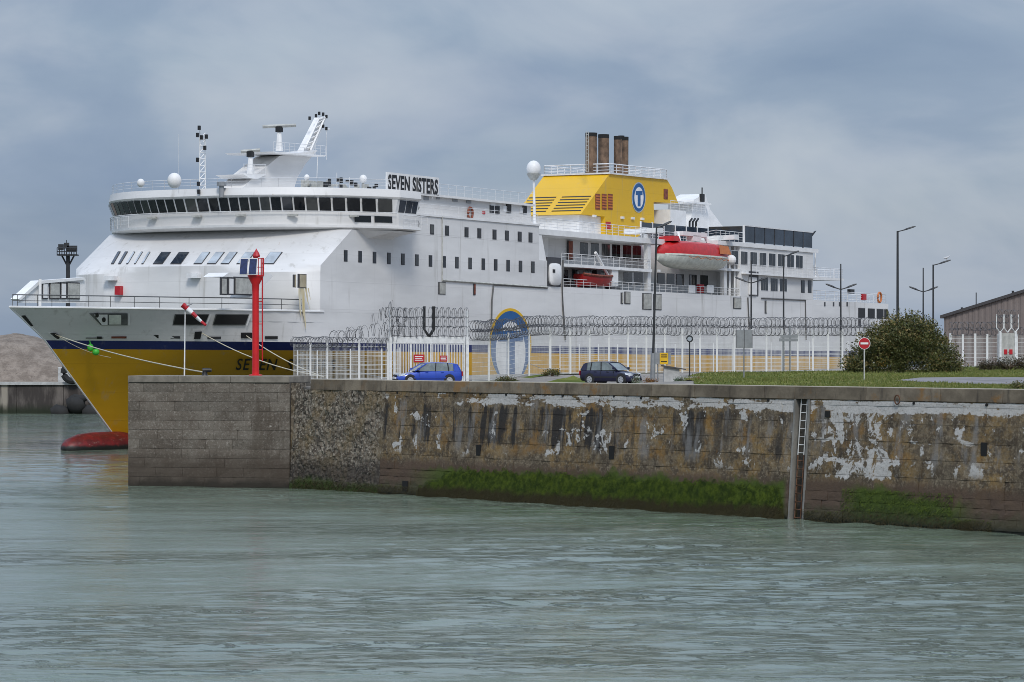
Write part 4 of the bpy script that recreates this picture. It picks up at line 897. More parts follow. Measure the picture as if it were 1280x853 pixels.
# funnel
FWN = 4.0
fp = [L(x, y, FWN) for x, y in ((726, 268), (762.5, 216.5), (833, 223.5), (840, 235), (848, 254.5), (817, 252.5))]
zb_ = 20.33; tl = L(756, 270, FWN); tr = L(819, 285, FWN)
poly = fp + [(tr[0], zb_), (tl[0], zb_), (tl[0], fp[0][1])]
fun = fb_('funnel', MB().prism([P(t, FWN, z) for t, z in poly], (0, 2 * FWN, 0)), m_funnel)
fb_('funnel_base', MB().box((fp[0][0] + .6, -FWN + .5, 20.33), (tl[0] + .2, FWN - .5, fp[0][1] - .02)), m_white2)
fb_('funnel_base', MB().box((TH + 3, -FWN + .3, 20.33), (TH + 8, FWN + .6, 22.4)), m_white2)
s0 = Vector(P(fp[0][0], 0, fp[0][1])); s1 = Vector(P(fp[1][0], 0, fp[1][1])); nrm = Vector((-(s1 - s0).z, 0, (s1 - s0).x)).normalized()
for k in range(6):
    for wa_, wb_ in ((-3.8, -0.5), (0.2, 3.7)):
        c0 = s0.lerp(s1, .08 + k * .068); fb_('louvre', MB().prism([c0 + Vector((0, -wa_, 0)) + nrm * .03, c0 + Vector((0, -wb_, 0)) + nrm * .03, c0 + Vector((0, -wb_, 0)) + nrm * .03 + (s1 - s0).normalized() * .17, c0 + Vector((0, -wa_, 0)) + nrm * .03 + (s1 - s0).normalized() * .17], nrm * -.05), m_black, parent=fun)
def fpx(name, x0, y0, x1, y1, mt, off=.04): 
    (t0, za), (t1, zb) = L(x0, y1, FWN), L(x1, y0, FWN); return fb_(name, MB().box((t0, -FWN - off, za), (t1, -FWN + .05, zb)), mt, parent=fun)
for x in (744, 752, 759.5): 
    fpx('side_vent', x, 243, x + 6, 262, m_rustbrown)
    for k in range(5): fpx('vent_slat', x + .3, 245 + k * 3.4, x + 5.7, 246.2 + k * 3.4, m_orange, .07)
fpx('side_vent', 829.5, 237, 834.5, 249, m_rustbrown); fpx('hose_box', 757, 278, 763, 286, m_sign_red)
for x in (742, 777, 790, 802): fpx('deck_lamp', x - 1.5, 269 + (x - 742) * .06, x + 1.5, 271.5 + (x - 742) * .06, m_sign_white, .2)
e = emblem('funnel_emblem', 798, 247, 8.6, 19, FWN, .04, m_paleglass); emblem('disc', 798, 247, 7.9, 17.6, FWN, .06, m_logoblue, e); emblem('disc', 798, 247.5, 5.6, 13.2, FWN, .08, m_white2, e); emblem_t(798, 239, 258, 4.2, 1.7, 5, FWN, .10, e)
ft = fp[1]; rt = fp[2]; zt_ = max(ft[1], rt[1])
fb_('funnel_gallery', MB().prism([P(ft[0] - .4, FWN + .2, ft[1] - .12), P(rt[0] + .3, FWN + .2, rt[1] - .12), P(rt[0] + .3, FWN + .2, rt[1] + .05), P(ft[0] - .4, FWN + .2, ft[1] + .05)], (0, 2 * FWN + .4, 0)), m_rail)
railing([P(rt[0], FWN, rt[1]), P(ft[0], FWN, ft[1]), P(ft[0], -FWN, ft[1]), P(rt[0], -FWN, rt[1]), P(rt[0], FWN, rt[1])], 1.0, 3, 1.6, .04)
for x, w, r, yt in ((739, 1.5, 8, 167), (754.5, 0.6, 7.5, 169), (771.5, 1.5, 4.6, 171), (776.5, -.8, 4.5, 170.5), (781.5, 1.5, 4.6, 172)):
    t, z = L(x, yt, w); rr_ = r / F * 300; o = fb_('exhaust_pipe', MB().lathe([(rr_, ft[1] - z - .1), (rr_, 0), (rr_ * .8, 0)], P(t, w, z), 18), m_soot, True)
    fb_('pipe_rim', MB().lathe([(rr_ * 1.03, -.35), (rr_ * 1.03, .06), (rr_ * .85, .06)], P(t, w, z), 18), m_soot_dark, parent=o)
t, z = L(733, 168, 2.5)
m = MB(); 
for s in (-.25, .25): m.bar(P(t + s, 2.6, ft[1]), P(t + s, 2.6, z + .3), .05)
k = ft[1]
while k < z: m.bar(P(t - .25, 2.6, k), P(t + .25, 2.6, k), .04); k += .4
fb_('pipe_ladder', m, m_louvre)
# satellite dome before the funnel
t, z = L(667, 211, 9); zb0 = 20.4
fb_('satellite_post', MB().bar(P(t + .3, 9, zb0), P(t, 9, z - .7), .17, 8, .10), m_white2); o = fb_('satellite_dome', MB().ball(P(t, 9, z), .72, 16, 10, 1.12), m_white2, 'all'); fb_('dome_base', MB().lathe([(.3, -1.15), (.55, -.8), (.72, -.5)], P(t, 9, z), 16), m_louvre, parent=o)
# aft mast
q = [L(x, y, 0) for x, y in ((846, 286), (852, 250), (866, 243), (872, 262), (890, 286))]
fb_('aft_mast', MB().prism([P(t, 1.6, z) for t, z in q], (0, 3.2, 0)), m_white2)
t, z = L(861, 248, 0); fb_('mast_radar', MB().cbox(P(t, 1.7, z), (.8, .3, .9)).bar(P(t, 1.7, z), P(t, 1.7, z + 1.2), .08), m_black); fb_('aft_mast_deck', MB().box((t - 3.5, -2.4, z - .8), (t + 1, 2.4, z - .6)), m_white2)
for x0_, y0_, w0_, w1_ in ((838, 262, -5, 5),):
    t, z = L(x0_, y0_, 5); fb_('vent_house', MB().box((t, -5, 20.33), (t + 4, 5, z)), m_white2); railing([P(t, 5, z), P(t + 9, 5, z)], 1, 4, 1.2)
for k in range(3):
    t, z = L(862 + k * 4, 281, 4); fb_('vent_pipe', MB().bar(P(t, 4, 20.33), P(t, 4, z + .3), .12, 6).bar(P(t, 4, z + .3), P(t + .6, 4, z + .7), .12, 6), m_black)

# masts, radars and domes above the bridge
def pq(x, y, w=0.0): t, z = L(x, y, w); return P(t, w, z)
fb_('main_mast', MB().prism([pq(x, y, 1.3) for x, y in ((297, 241), (322, 217), (350, 195), (397, 188), (382, 205), (372, 222), (366, 241))], (0, 2.6, 0)), m_white)
fb_('mast_platform', MB().prism([pq(x, y, 2.6) for x, y in ((341, 189.5), (408, 194.5), (406, 196), (380, 194), (345, 192))], (0, 5.2, 0)), m_white2)
m = MB()
for w in (.5, -.5):
    for (a, b) in (((381, 186), (398, 149)), ((388, 188), (406, 147)), ((398, 149), (406, 147))): m.bar(pq(*a, w), pq(*b, w), .11)
    for k in range(6): m.bar(pq(381 + 17*k/6, 186 - 37*k/6, w), pq(388 + 18*(k+.7)/6, 188 - 41*(k+.7)/6, w), .05)
for k in range(7): m.bar(pq(388 + 18*k/6, 188 - 41*k/6, .5), pq(388 + 18*k/6, 188 - 41*k/6, -.5), .05)
m.prism([pq(x, y, .35) for x, y in ((379, 190), (391, 190), (408, 148), (401, 147))], (0, .7, 0)); fb_('top_mast', m, m_white2)
for x, y in ((387, 148), (395, 145), (399, 142), (404, 143), (408, 146), (404, 158), (408, 161)): fb_('mast_light', MB().cbox(pq(x, y, .6), (.17, .17, .32)), m_black)
fb_('mast_yard', MB().bar(pq(396, 160), pq(412, 162), .07).bar(pq(397, 195), pq(396, 223), .04).bar(pq(408, 162), pq(408, 200), .02), m_rail)
for (x, y, yb, hw) in ((349, 158, 189, 21), (313, 189, 218, 12)):
    o = fb_('radar_post', MB().bar(pq(x, yb, 1), pq(x, y + 6, 1), .35, 8, .18), m_white2); fb_('radar_gear', MB().cbox(pq(x, y + 4, 1), (.5, .5, .5)), m_black, parent=o)
    a, b = Vector(pq(x - hw, y + 1.5, 1)), Vector(pq(x + hw, y - 2, 1)); c_ = (a + b) / 2; dr = Vector((0.55, -.8, 0)).normalized() * ((hw * 2 / F * 275) / 2 / 1.0)
    fb_('radar_scanner', MB().bar(c_ - dr - Vector((0, 0, .08)), c_ + dr + Vector((0, 0, .08)), .16), m_louvre, parent=o)
fb_('radar_platform', MB().prism([pq(x, y, 1.6) for x, y in ((304, 218), (333, 218), (322, 224), (313, 223))], (0, 3, 0)), m_white2)
railing([pq(304, 218, 1.6), pq(332, 218.5, 1.6)], .9, 3, .8, .015); railing([pq(342, 190, 2.6), pq(407, 195, 2.6)], .9, 3, .9, .015)
m = MB()
for dx, w in ((-3.5, .4), (3.5, .4), (-3.5, -.4), (3.5, -.4)): m.bar(pq(253 + dx, 242, w), pq(253 + dx * .9, 168 if dx > 0 else 163, w), .055)
for k in range(9):
    y = 240 - k * 8.2; m.bar(pq(249.5, y, .4), pq(256.5, y - 8, .4), .04).bar(pq(249.5, y, .4), pq(256.5, y, .4), .05)
fb_('signal_mast', m, m_white2)
for x, y in ((249, 160), (247, 169), (252, 172), (258, 171), (256, 185), (247, 200), (248, 230), (248.5, 240)): fb_('signal_lamp', MB().cbox(pq(x, y, .6), (.22, .2, .38)), m_black)
for x, y, r, yb in ((176, 229, 4.6, 242), (218, 226, 8.5, 242), (383.5, 222, 3.4, 238), (454, 224, 5, 240), (486, 223, 4.5, 240), (277, 234, 4, 242)):
    t, z = L(x, y, 3 if x < 300 else 9); wv = 3 if x < 300 else 9; rr_ = r / F * 272
    if x == 277: fb_('mushroom_vent', MB().lathe([(.22, -.9), (.22, .1), (.42, .1), (.42, .4), (.2, .5)], P(t, wv, z), 12), m_lampgrey)
    else:
        o = fb_('antenna_dome', MB().ball(P(t, wv, z), rr_, 14, 8, 1.1), m_white2, 'all'); fb_('dome_post', MB().bar(P(t, wv, z - rr_ * .8), P(t, wv, 22.4), .10, 6), m_louvre, parent=o)
fb_('whip_aerial', MB().bar(pq(223.5, 242, 3), pq(223.5, 168, 3), .02).bar(pq(421, 240, 9), pq(421, 216, 9), .03).bar(pq(437, 240, 9), pq(437, 222, 9), .03), m_rail)
m = MB()
for k in range(26):
    x = random.uniform(380, 480); t, z = L(x, 236, 9); m.cbox(P(t, random.uniform(7, 10), 22.75 + random.uniform(0, .35)), (random.uniform(.2, .9), .3, random.uniform(.15, .7)))
fb_('roof_gear', m, m_louvre)
m = MB()
for k in range(14):
    x = random.uniform(390, 470); t, z = L(x, 236, 9); m.cbox(P(t, 10.2, 22.8 + random.uniform(0, .6)), (random.uniform(.15, .5), .2, random.uniform(.15, .5)))
fb_('roof_lamps', m, m_black)
fb_('wing_winch', MB().ball(P(22.9, 14.6, 19.65), .45, 10, 6).cbox(P(22.4, 14.8, 19.6), (.5, .5, .7)), m_frame); fb_('wing_lamp', MB().ball(P(23.6, 14.0, 21.2), .6, 12, 8, .7), m_louvre)

# davits of the lifeboat and of the rescue boat
for x in (814, 909):
    t, z = L(x, 330, 12.6)
    fb_('davit', MB().prism([P(t - .35, 12.4, 14.0), P(t + .35, 12.4, 14.0), P(t - .6, 12.9, 20.8), P(t - 1.5, 12.9, 20.8)], (0, .45, 0)).prism([P(t - 1.6, 10.2, 20.8), P(t - .5, 10.2, 20.8), P(t - .5, 14.2, 20.9), P(t - 1.6, 14.2, 20.9)], (0, 0, .5)).bar(P(t - .2, 10.1, 19.9), P(t - 1, 12.6, 20.8), .2), m_white2)
t, z = L(868, 292, 12.6)
fb_('davit_winch', MB().cbox(P(t, 12.2, z - .1), (6, 1.0, .45)).bar(P(t - 3.2, 12.2, z), P(t - 3.8, 12.8, z - 1.6), .18).bar(P(t + 3.2, 12.2, z), P(t + 3.8, 12.8, z - 1.6), .18).cbox(P(t + .5, 12.3, z - .5), (2, .8, .6)), m_white2)
a, b = L(765, 352, 12.6), L(742, 316, 12.6)
o = fb_('rescue_davit', MB().bar(P(a[0], 12.5, a[1]), P(b[0], 12.8, b[1]), .16, 6).cbox(P(a[0] + .3, 12.4, a[1] + .3), (1.4, .8, 1.9)), m_white2); fb_('davit_base', MB().cbox(P(a[0] + .4, 12.5, 14.7), (2.0, .7, 1.0)), m_frame, parent=o)

# lifeboat: rests in the davits, a thing of its own
(t0, z0), (t1, z1) = L(822, 337, 13.2), L(907, 303, 13.2); BLN = t1 - t0; zk = L(865, 338, 13.2)[1]; zs = L(865, 320.5, 13.2)[1]; zr = L(865, 303, 13.2)[1]
lb = thing('lifeboat', 'enclosed lifeboat with red canopy and white hull hanging at the ferry side', 'lifeboat', mw=FM @ Matrix.Translation(P(t0, 13.2, zk)))
Hs, Hr = zs - zk, zr - zk; rings = []; rings2 = []
for u in np.linspace(0, 1, 17):
    b = 1.75 * max(0.04, (1 - abs(2*u - 1) ** 3.2)) ** .75; kz = 0.55 * abs(2*u - 1) ** 4 * Hs; x = u * BLN
    rings.append([(x, b * s, kz + (Hs - kz) * h) for s, h in ((-1, 1), (-.97, .75), (-.75, .35), (-.3, .04), (.3, .04), (.75, .35), (.97, .75), (1, 1))])
    top = Hs + (Hr - Hs) * (1 - abs(2*u - 1) ** 5 * .75) * (1.0 if u > .12 else .9)
    b2 = b * .96; rings2.append([(x, b2 * s, Hs + (top - Hs) * h) for s, h in ((-1, 0.01), (-.96, .45), (-.75, .85), (-.35, 1), (.35, 1), (.75, .85), (.96, .45), (1, .01))])
MB().loft(rings).build('boat_hull', m_boatwhite, lb, True); MB().loft(rings2).build('canopy', m_lifered, lb, True)
MB().prism([(BLN * .70, -1.66, Hs + .35), (BLN * .88, -1.60, Hs + .35), (BLN * .86, -1.38, Hr - .25), (BLN * .72, -1.45, Hr - .2)], (0, -.04, 0)).build('side_hatch', m_orange, lb)
MB().tube([(x, -1.78 * max(.04, (1 - abs(2*x/BLN - 1) ** 3.2)) ** .75 - .04, Hs - .12 - .22 * abs(math.sin(x * 1.6))) for x in np.linspace(BLN * .25, BLN * .97, 60)], .035).build('grab_line', m_orange, lb)
MB().loft([[(x, 1.83 * s * max(.04, (1 - abs(2*x/BLN - 1) ** 3.2)) ** .75, Hs + d) for s, d in ((-1, -.08), (-1, .08), (1, .08), (1, -.08))] for x in np.linspace(.1, BLN - .1, 15)]).build('fender_belt', m_boatwhite, lb)
MB().prism([(BLN * .12, -.9, Hr - .1), (BLN * .22, -.9, Hr - .1), (BLN * .2, -.8, Hr + .45), (BLN * .13, -.8, Hr + .45)], (0, 1.8, 0)).build('conning_hatch', m_lifered, lb)
MB().ball((BLN + .6, -.4, Hs - .1), .55, 12, 8).build('white_float', m_white2, lb)
(t0, z0), (t1, z1) = L(723, 357, 12.2), L(763, 341, 12.2); RL = t1 - t0
rs = thing('rescue_boat', 'small open red rescue boat stowed on the ferry promenade under its crane', 'boat', mw=FM @ Matrix.Translation(P(t0, 12.2, 14.95)))
hh = (z1 - 14.95) * .72
MB().loft([[(u * RL, b * s, h * hh * (1 + .12 * abs(2*u - 1) ** 3)) for s, h in ((-1, 1), (-1.02, .6), (-.6, .15), (0, 0 + .1 * u), (.6, .15), (1.02, .6), (1, 1))] for u, b in ((0, .55), (.1, .8), (.4, .95), (.7, .9), (.9, .55), (1, .1))]).build('boat_hull', m_rescue, rs, True)
MB().tube([(u * RL, -b - .02, hh * (1 + .12 * abs(2*u-1) ** 3)) for u, b in ((0, .55), (.1, .8), (.4, .95), (.7, .9), (.9, .55), (1, .1))], .14, 6).build('rubbing_strake', m_rustbrown, rs)
MB().cbox((RL * .55, 0, hh + .25), (.8, .6, .7)).build('steering_console', m_black, rs)
MB().bar((RL * .5, 0, hh), (RL * .5 + .2, 0, hh + 1.5), .05).build('mast', m_white2, rs)

# ------------------------------------------------------------------ security fences on the quay
def coil(m, a, b, r, pitch=0.15, seg=11, wire=0.013, wob=0.08):
    a = Vector(a); b = Vector(b); ax = b - a; ln = ax.length; ax.normalize(); sd = ax.cross(Vector((0, 0, 1))).normalized(); n = max(1, int(ln / pitch)); pts = []
    for i in range(n * seg + 1):
        s = i / seg; k = 2 * math.pi * s; rr = r * (1 + wob * mnoise.noise((s * 0.35, r, a.x))); x = s * pitch + 0.16 * math.sin(s * 2.1 + a.x)
        pts.append(a + ax * x + sd * (rr * math.sin(k)) + Vector((0, 0, rr * math.cos(k) + 0.10 * mnoise.noise((s * .12, 3, a.y)))))
    m.tube(pts, wire, 3)
post_me = MB().cbox((0, 0, .5), (1, 1, 1)).mesh('post', m_post)
def fence_run(th, stations, h, pw=0.13, step_h=0.30, vstep=0.10, wr=0.008, coils=(), mesh_h=None, hidden=()):
    pts = []
    for i, (px, Y) in enumerate(stations):
        g0 = gp(px, Y); pts.append(g0)
        if i not in hidden: inst(post_me, 'post', th, g0 - Vector((0, 0, .1)), (0, 0, 0), (pw, pw, h + .1 + random.uniform(-.03, .03)))
    mh = mesh_h or h - .1
    for a, b in zip(pts[:-1], pts[1:]):
        m = MB(); n = max(1, int((b - a).length / vstep)); k = 0.1
        while k < mh: m.bar(a + Vector((0, 0, k)), b + Vector((0, 0, k)), wr * 1.6, 3); k += step_h
        for i in range(n + 1): q = a.lerp(b, i / n); m.bar(q + Vector((0, 0, .05)), q + Vector((0, 0, mh)), wr, 3)
        o = m.build('mesh_panel', m_wire, th)
    for (z0, r) in coils:
        for a, b in zip(pts[:-1], pts[1:]):
            m = MB(); up = Vector((0, 0, z0 + random.uniform(-.05, .05))); coil(m, a + up, b + up, r); m.build('razor_coil', m_razor, th)
    for z0, r in coils:
        m = MB(); q = []
        for a, b in zip(pts[:-1], pts[1:]):
            for k in range(6): p = a.lerp(b, k / 6); q.append(p + Vector((0, 0, z0 - r + .05 * mnoise.noise((p.x * .6, p.y, z0)))))
        m.tube(q, .016, 4).build('support_wire', m_razor, th)
    return pts
fa = thing('security_fence', 'white mesh fence left of the gate with razor wire rising towards it', 'fence')
pa = fence_run(fa, [(367, 196), (388, 198), (409, 200), (449, 202), (485, 203)], 2.75, hidden=(0,), coils=((2.75, .34),))
m = MB(); coil(m, pa[3] + Vector((-1.0, 0, 3.35)), pa[4] + Vector((0, 0, 3.75)), .42, .3); m.build('razor_coil', m_razor, fa)
m = MB(); coil(m, pa[4] + Vector((-1.1, 0, 4.2)), pa[4] + Vector((.5, 0, 5.3)), .42, .26); m.build('razor_coil', m_razor, fa)
for k in range(4):
    m = MB(); a_ = pa[4] + Vector((-.9 + .35 * k, random.uniform(-.2, .2), 2.7 + .62 * k)); coil(m, a_, a_ + Vector((1.0 + .2 * k, random.uniform(-.3, .3), random.uniform(-.5, .5))), random.uniform(.34, .46), .19, 11, .013, .3); m.build('razor_coil', m_razor, fa)
m = MB(); coil(m, pa[2] + Vector((.2, 0, 3.05)), pa[3] + Vector((.3, 0, 3.35)), .40, .24, 11, .013, .3); m.build('razor_coil', m_razor, fa)
fr = thing('inner_fence', 'lower white mesh fence standing behind the left security fence', 'fence')
fence_run(fr, [(372, 212), (397, 213), (438, 214.5), (477, 216), (500, 217)], 2.2, .08)
# double gate
GL, GR = gp(488, 203), gp(584, 204.5); GD = (GR - GL); GWD = GD.length; GA = math.atan2(GD.y, GD.x)
gate = thing('double_gate', 'white barred double gate with red signs, razor wire and a black forked bracket on top', 'gate', GL, GA)
GH = 3.15
for x in (0, GWD): MB().box((x - .10, -.10, -.2), (x + .10, .10, GH)).box((x - .06, -.06, GH), (x + .06, .06, 4.9)).build('gate_post', m_post, gate, bevel=.01)
MB().box((0.15, -.06, GH - .42), (GWD - .15, .06, GH)).build('lintel', m_post, gate)
for k in range(2):
    a, b = .2 + k * (GWD / 2 - .12), GWD / 2 - .06 + k * (GWD / 2 - .12)
    lf = MB().box((a, -.05, .08), (a + .09, .05, GH - .44)).box((b - .09, -.05, .08), (b, .05, GH - .44)).box((a + .09, -.045, .08), (b - .09, .045, .2)).box(((a + b)/2 - .04, -.05, .2), ((a + b)/2 + .04, .05, GH - .44)).build('gate_leaf', m_post, gate)
    n = 20
    for i in range(n):
        x = a + .1 + (b - a - .2) * (i + .5) / n
        MB().box((x - .018, -.018, .2), (x + .018, .018, GH - .44)).build('bar', m_post, lf)
for x, w, h, z in ((1.95, .75, .52, 1.45), (3.65, .52, .40, 1.5)):
    s_ = MB().box((x - w/2, -.09, z), (x + w/2, -.07, z + h)).build('warning_sign', m_sign_red, gate)
    for k in range(3): MB().box((x - w*.38, -.097, z + h * (.22 + k * .24)), (x + w * (.38 - .1 * (k % 2)), -.091, z + h * (.32 + k * .24))).build('print_line', m_sign_white, s_)
for z in (GH + .35, GH + 1.0, GH + 1.62):
    m = MB(); coil(m, (-.1 if z < 4.5 else -.5, 0, z), (GWD * .48, 0, z), .36, .14, 12); coil(m, (GWD * .52, 0, z), (GWD, 0, z), .36, .14, 12); m.build('razor_coil', m_razor, gate)
    MB().tube([(GWD * k / 12, 0, z - .3 + .04 * math.sin(k * 1.7)) for k in range(13)], .018).build('support_wire', m_razor, gate)
c_ = GWD / 2
for s_, w in ((-1, .13), (1, .20)):
    MB().prism([(c_ + s_ * .32 - w/2, -.1, GH + .5), (c_ + s_ * .32 + w/2, -.1, GH + .5), (c_ + s_ * .32 + w/2, -.1, GH + 2.05), (c_ + s_ * .32 - w/2, -.1, GH + 2.05)], (0, .2, 0)).build('fork_arm', m_black, gate)
    MB().prism([(c_ + s_ * .32 - w/2, -.1, GH + .5), (c_ + s_ * .32 + w/2, -.1, GH + .5), (c_ + .09, -.1, GH + .02), (c_ - .09, -.1, GH + .02)], (0, .2, 0)).build('fork_arm', m_black, gate)
fb2 = thing('security_fence', 'white mesh fence with razor wire running back from the gate past the round emblem', 'fence')
fence_run(fb2, [(590, 204.6), (611, 207), (635.5, 210.5), (661.5, 213.5), (687, 216)], 3.25, coils=((3.15, .38), (3.75, .38)), hidden=(0,))
fc = thing('security_fence', 'long white mesh fence topped by razor wire, from the navy hatchback to the shrub', 'fence')
xs3 = [688, 713, 737, 761, 785, 808, 831, 853, 875, 896, 918, 939, 958, 978, 997, 1016, 1035, 1053, 1072, 1092]
fence_run(fc, [(x, 216 + (x - 688) / 365 * 19) for x in xs3], 3.25, coils=((3.15, .38), (3.75, .38)))
fd = thing('inner_fence', 'lower white mesh fence seen through the long security fence', 'fence')
fence_run(fd, [(x, 232 + (x - 700) / 340 * 19) for x in range(700, 1075, 24)], 2.3, .075, vstep=.12)
fe = thing('security_fence', 'white mesh fence before the brown shed, right of the shrub', 'fence')
fence_run(fe, [(1188, 242), (1203.5, 242.5), (1219, 243), (1234, 243.5), (1248, 244)], 2.6, .16, coils=((2.75, .32), (3.2, .32)))
ff = thing('security_fence', 'end of white mesh fence at the right picture edge beyond the narrow gate', 'fence')
fence_run(ff, [(1271, 244.6), (1284, 245), (1300, 245.5), (1320, 246)], 2.6, .16, coils=((2.75, .32),))
G2 = gp(1250, 243.6); G3 = gp(1269, 244.2); gw = (G3 - G2).length
g2 = thing('narrow_gate', 'narrow white gate with forked razor wire brackets before the brown shed', 'gate', G2, math.atan2((G3 - G2).y, (G3 - G2).x))
for x in (0, gw): MB().box((x - .09, -.09, -.1), (x + .09, .09, 2.75)).build('gate_post', m_post, g2)
lf = MB().box((.1, -.03, .1), (gw - .1, .03, 2.65)).build('gate_leaf', m_louvre, g2)
for x in (.35, .85): MB().box((x, -.07, .95), (x + .3, -.04, 1.35)).build('warning_sign', m_sign_red, lf)
for x in (0, gw / 2, gw):
    for s_ in (-1, 1):
        MB().bar((x, 0, 2.7), (x + s_ * .32, 0, 3.05), .05).bar((x + s_ * .32, 0, 3.05), (x + s_ * .32, 0, 4.15), .05).build('fork_arm', m_post, g2)
for z in (3.2, 3.75, 4.2): m = MB(); coil(m, (-.3, 0, z), (gw + .3, 0, z), .33, .2); m.build('razor_coil', m_razor, g2)

# ------------------------------------------------------------------ cars
def car(name, label, cat, loc, rz, paint, Lc, Wc, Hc, hatch=0.5):
    c = thing(name, label, cat, loc, rz); hw = Wc / 2
    # stations from nose (x = L/2) to tail: x, z at bonnet or belt, half width, underside z
    st = [(0.50, .50, .62, .30), (.485, .60, .80, .22), (.45, .68, .92, .19), (.38, .76, .97, .18), (.28, .85, 1.0, .18), (.19, .93, 1.0, .18), (.05, .95, 1.0, .18), (-.12, .97, 1.0, .18), (-.28, 1.0, 1.0, .18), (-.40, 1.02, .98, .19), (-.46, 1.02, .95, .22), (-.492, .96, .88, .30), (-.50, .80, .84, .36)]
    zb = Hc * .63; rings = []
    for x, z, w, u in st:
        z = z * zb; y = hw * w
        rings.append([(x * Lc, -y * .90, u), (x * Lc, -y, u + .12), (x * Lc, -y * 1.0, (u + z) / 2), (x * Lc, -y * .985, z - .12), (x * Lc, -y * .90, z - .01), (x * Lc, -y * .4, z + .03), (x * Lc, y * .4, z + .03), (x * Lc, y * .90, z - .01), (x * Lc, y * .985, z - .12), (x * Lc, y, (u + z) / 2), (x * Lc, y, u + .12), (x * Lc, y * .9, u)])
    MB().loft(rings).build('body', paint, c, True)
    # glasshouse: belt line to roof line
    bel = [(.235, .90), (.05, .91), (-.2, .92), (-.40, .90), (-.47, .86)]; roofx = [(.06, .76), (-.02, .79), (-.2, .80), (-.36, .78), (-.42, .72)]; rz_ = [Hc * .955, Hc * .99, Hc * .985, Hc * .95, Hc * .92]
    bz = zb - .02
    lo = [(x * Lc, s * hw * w, bz) for s in (-1,) for x, w in bel]; hi = [(x * Lc, -hw * w, z - .03) for (x, w), z in zip(roofx, rz_)]
    n = len(bel); vs = lo + hi + [(x, -y, z) for x, y, z in lo] + [(x, -y, z) for x, y, z in hi]
    fs = [(i, i+1, n+i+1, n+i) for i in range(n-1)] + [(2*n+i+1, 2*n+i, 3*n+i, 3*n+i+1) for i in range(n-1)] + [(0, n, 3*n, 2*n), (n-1, 2*n+n-1, 3*n+n-1, 2*n-1)] + [(n+i, n+i+1, 3*n+i+1, 3*n+i) for i in range(n-1)]
    MB().add(vs, fs).build('windows', m_carglass, c)
    # roof and pillars
    rt = [[(x * Lc, s * hw * w * 1.01, z + dz) for s, dz in ((-1, -.05), (-.93, 0), (-.5, .02), (.5, .02), (.93, 0), (1, -.05))] for (x, w), z in zip(roofx, rz_)]
    MB().loft(rt, True, True).build('roof', paint, c, True)
    for s in (-1, 1):
        o = 1.012
        for (bi, ri, r) in ((0, 0, .045), (4, 4, .06)):
            MB().bar((bel[bi][0] * Lc, s * hw * bel[bi][1] * o, bz), (roofx[ri][0] * Lc, s * hw * roofx[ri][1] * o, rz_[ri] - .03), r, 5).build('pillar', paint, c)
        for xb, xr in ((-.075, -.09), (-.285, -.27)):
            MB().bar((xb * Lc, s * hw * .925, bz), (xr * Lc, s * hw * .80, Hc * .97), .035, 5).build('pillar', m_plastic, c)
        MB().prism([(-.36 * Lc, s * hw * .935, bz), (-.46 * Lc, s * hw * .89, bz), (-.41 * Lc, s * hw * .765, Hc * .92), (-.355 * Lc, s * hw * .80, Hc * .95)], (0, s * .02, 0)).build('quarter_panel', paint, c)
        MB().loft([[[(.19 * Lc + a * .07, s * (hw * .95 + .02), bz + .12 + b * .06), (.19 * Lc + a * .05, s * (hw + .17), bz + .13 + b * .07)][k] for a, b in ((-1, -1), (1, -1), (1, 1), (-1, 1))] for k in (0, 1)]).build('mirror', paint, c)
        for x0 in (.08, -.16): MB().box((x0 * Lc, s * (hw + .015), zb * .86), (x0 * Lc - .18, s * (hw - .03), zb * .86 + .035)).build('door_handle', paint, c)
        for x0 in (.17, -.08, -.30): MB().box((x0 * Lc - .006, s * (hw + .004), .30), (x0 * Lc + .006, s * (hw - .05), zb * .9)).build('door_gap', m_plastic, c)
        MB().box((.30 * Lc, s * (hw + .02), .42), (-.30 * Lc, s * (hw - .05), .50)).build('side_moulding', m_plastic if paint is m_carnavy else paint, c)
        hl = MB().loft([[(.482 * Lc, s * hw * .46, zb * .62), (.478 * Lc, s * hw * .78, zb * .60), (.474 * Lc, s * hw * .76, zb * .78), (.478 * Lc, s * hw * .50, zb * .74)], [(.40 * Lc, s * hw * .72, zb * .70), (.405 * Lc, s * hw * .985, zb * .68), (.38 * Lc, s * hw * .95, zb * .82), (.40 * Lc, s * hw * .74, zb * .80)]]).build('headlight', m_headlight, c)
        MB().box((-.485 * Lc, s * hw * .66, zb * .62), (-.503 * Lc + .0, s * hw * .93, zb * .95)).build('tail_light', m_taillight, c)
        for x0 in (.315, -.29):
            wl = MB().lathe([(.20, -.10), (.29, -.10), (.305, -.06), (.305, .06), (.29, .10), (.20, .10)], (0, 0, 0), 20).build('wheel', m_tyre, c, True); wl.location = (x0 * Lc, s * (hw - .075), .305); wl.rotation_euler = (R(90), 0, 0)
            rim = MB().lathe([(.05, -.108), (.20, -.104), (.205, -.09), (.205, .09), (.20, .104), (.05, .108)], (0, 0, 0), 16).build('rim', m_rim, wl)
            for k in range(5): MB().cbox((.12 * math.cos(k * 1.257), .12 * math.sin(k * 1.257), 0), (.05, .05, .225)).build('rim_hole', m_plastic, wl)
            MB().bar((x0 * Lc, s * (hw - .3), .33), (x0 * Lc, s * (hw + .006), .33), .37, 20).build('wheel_arch', m_plastic, c)
    MB().box((.49 * Lc, -hw * .45, zb * .60), (.504 * Lc, hw * .45, zb * .72)).build('grille', m_plastic, c); MB().box((.492 * Lc, -hw * .7, .24), (.506 * Lc, hw * .7, .36)).build('air_intake', m_plastic, c)
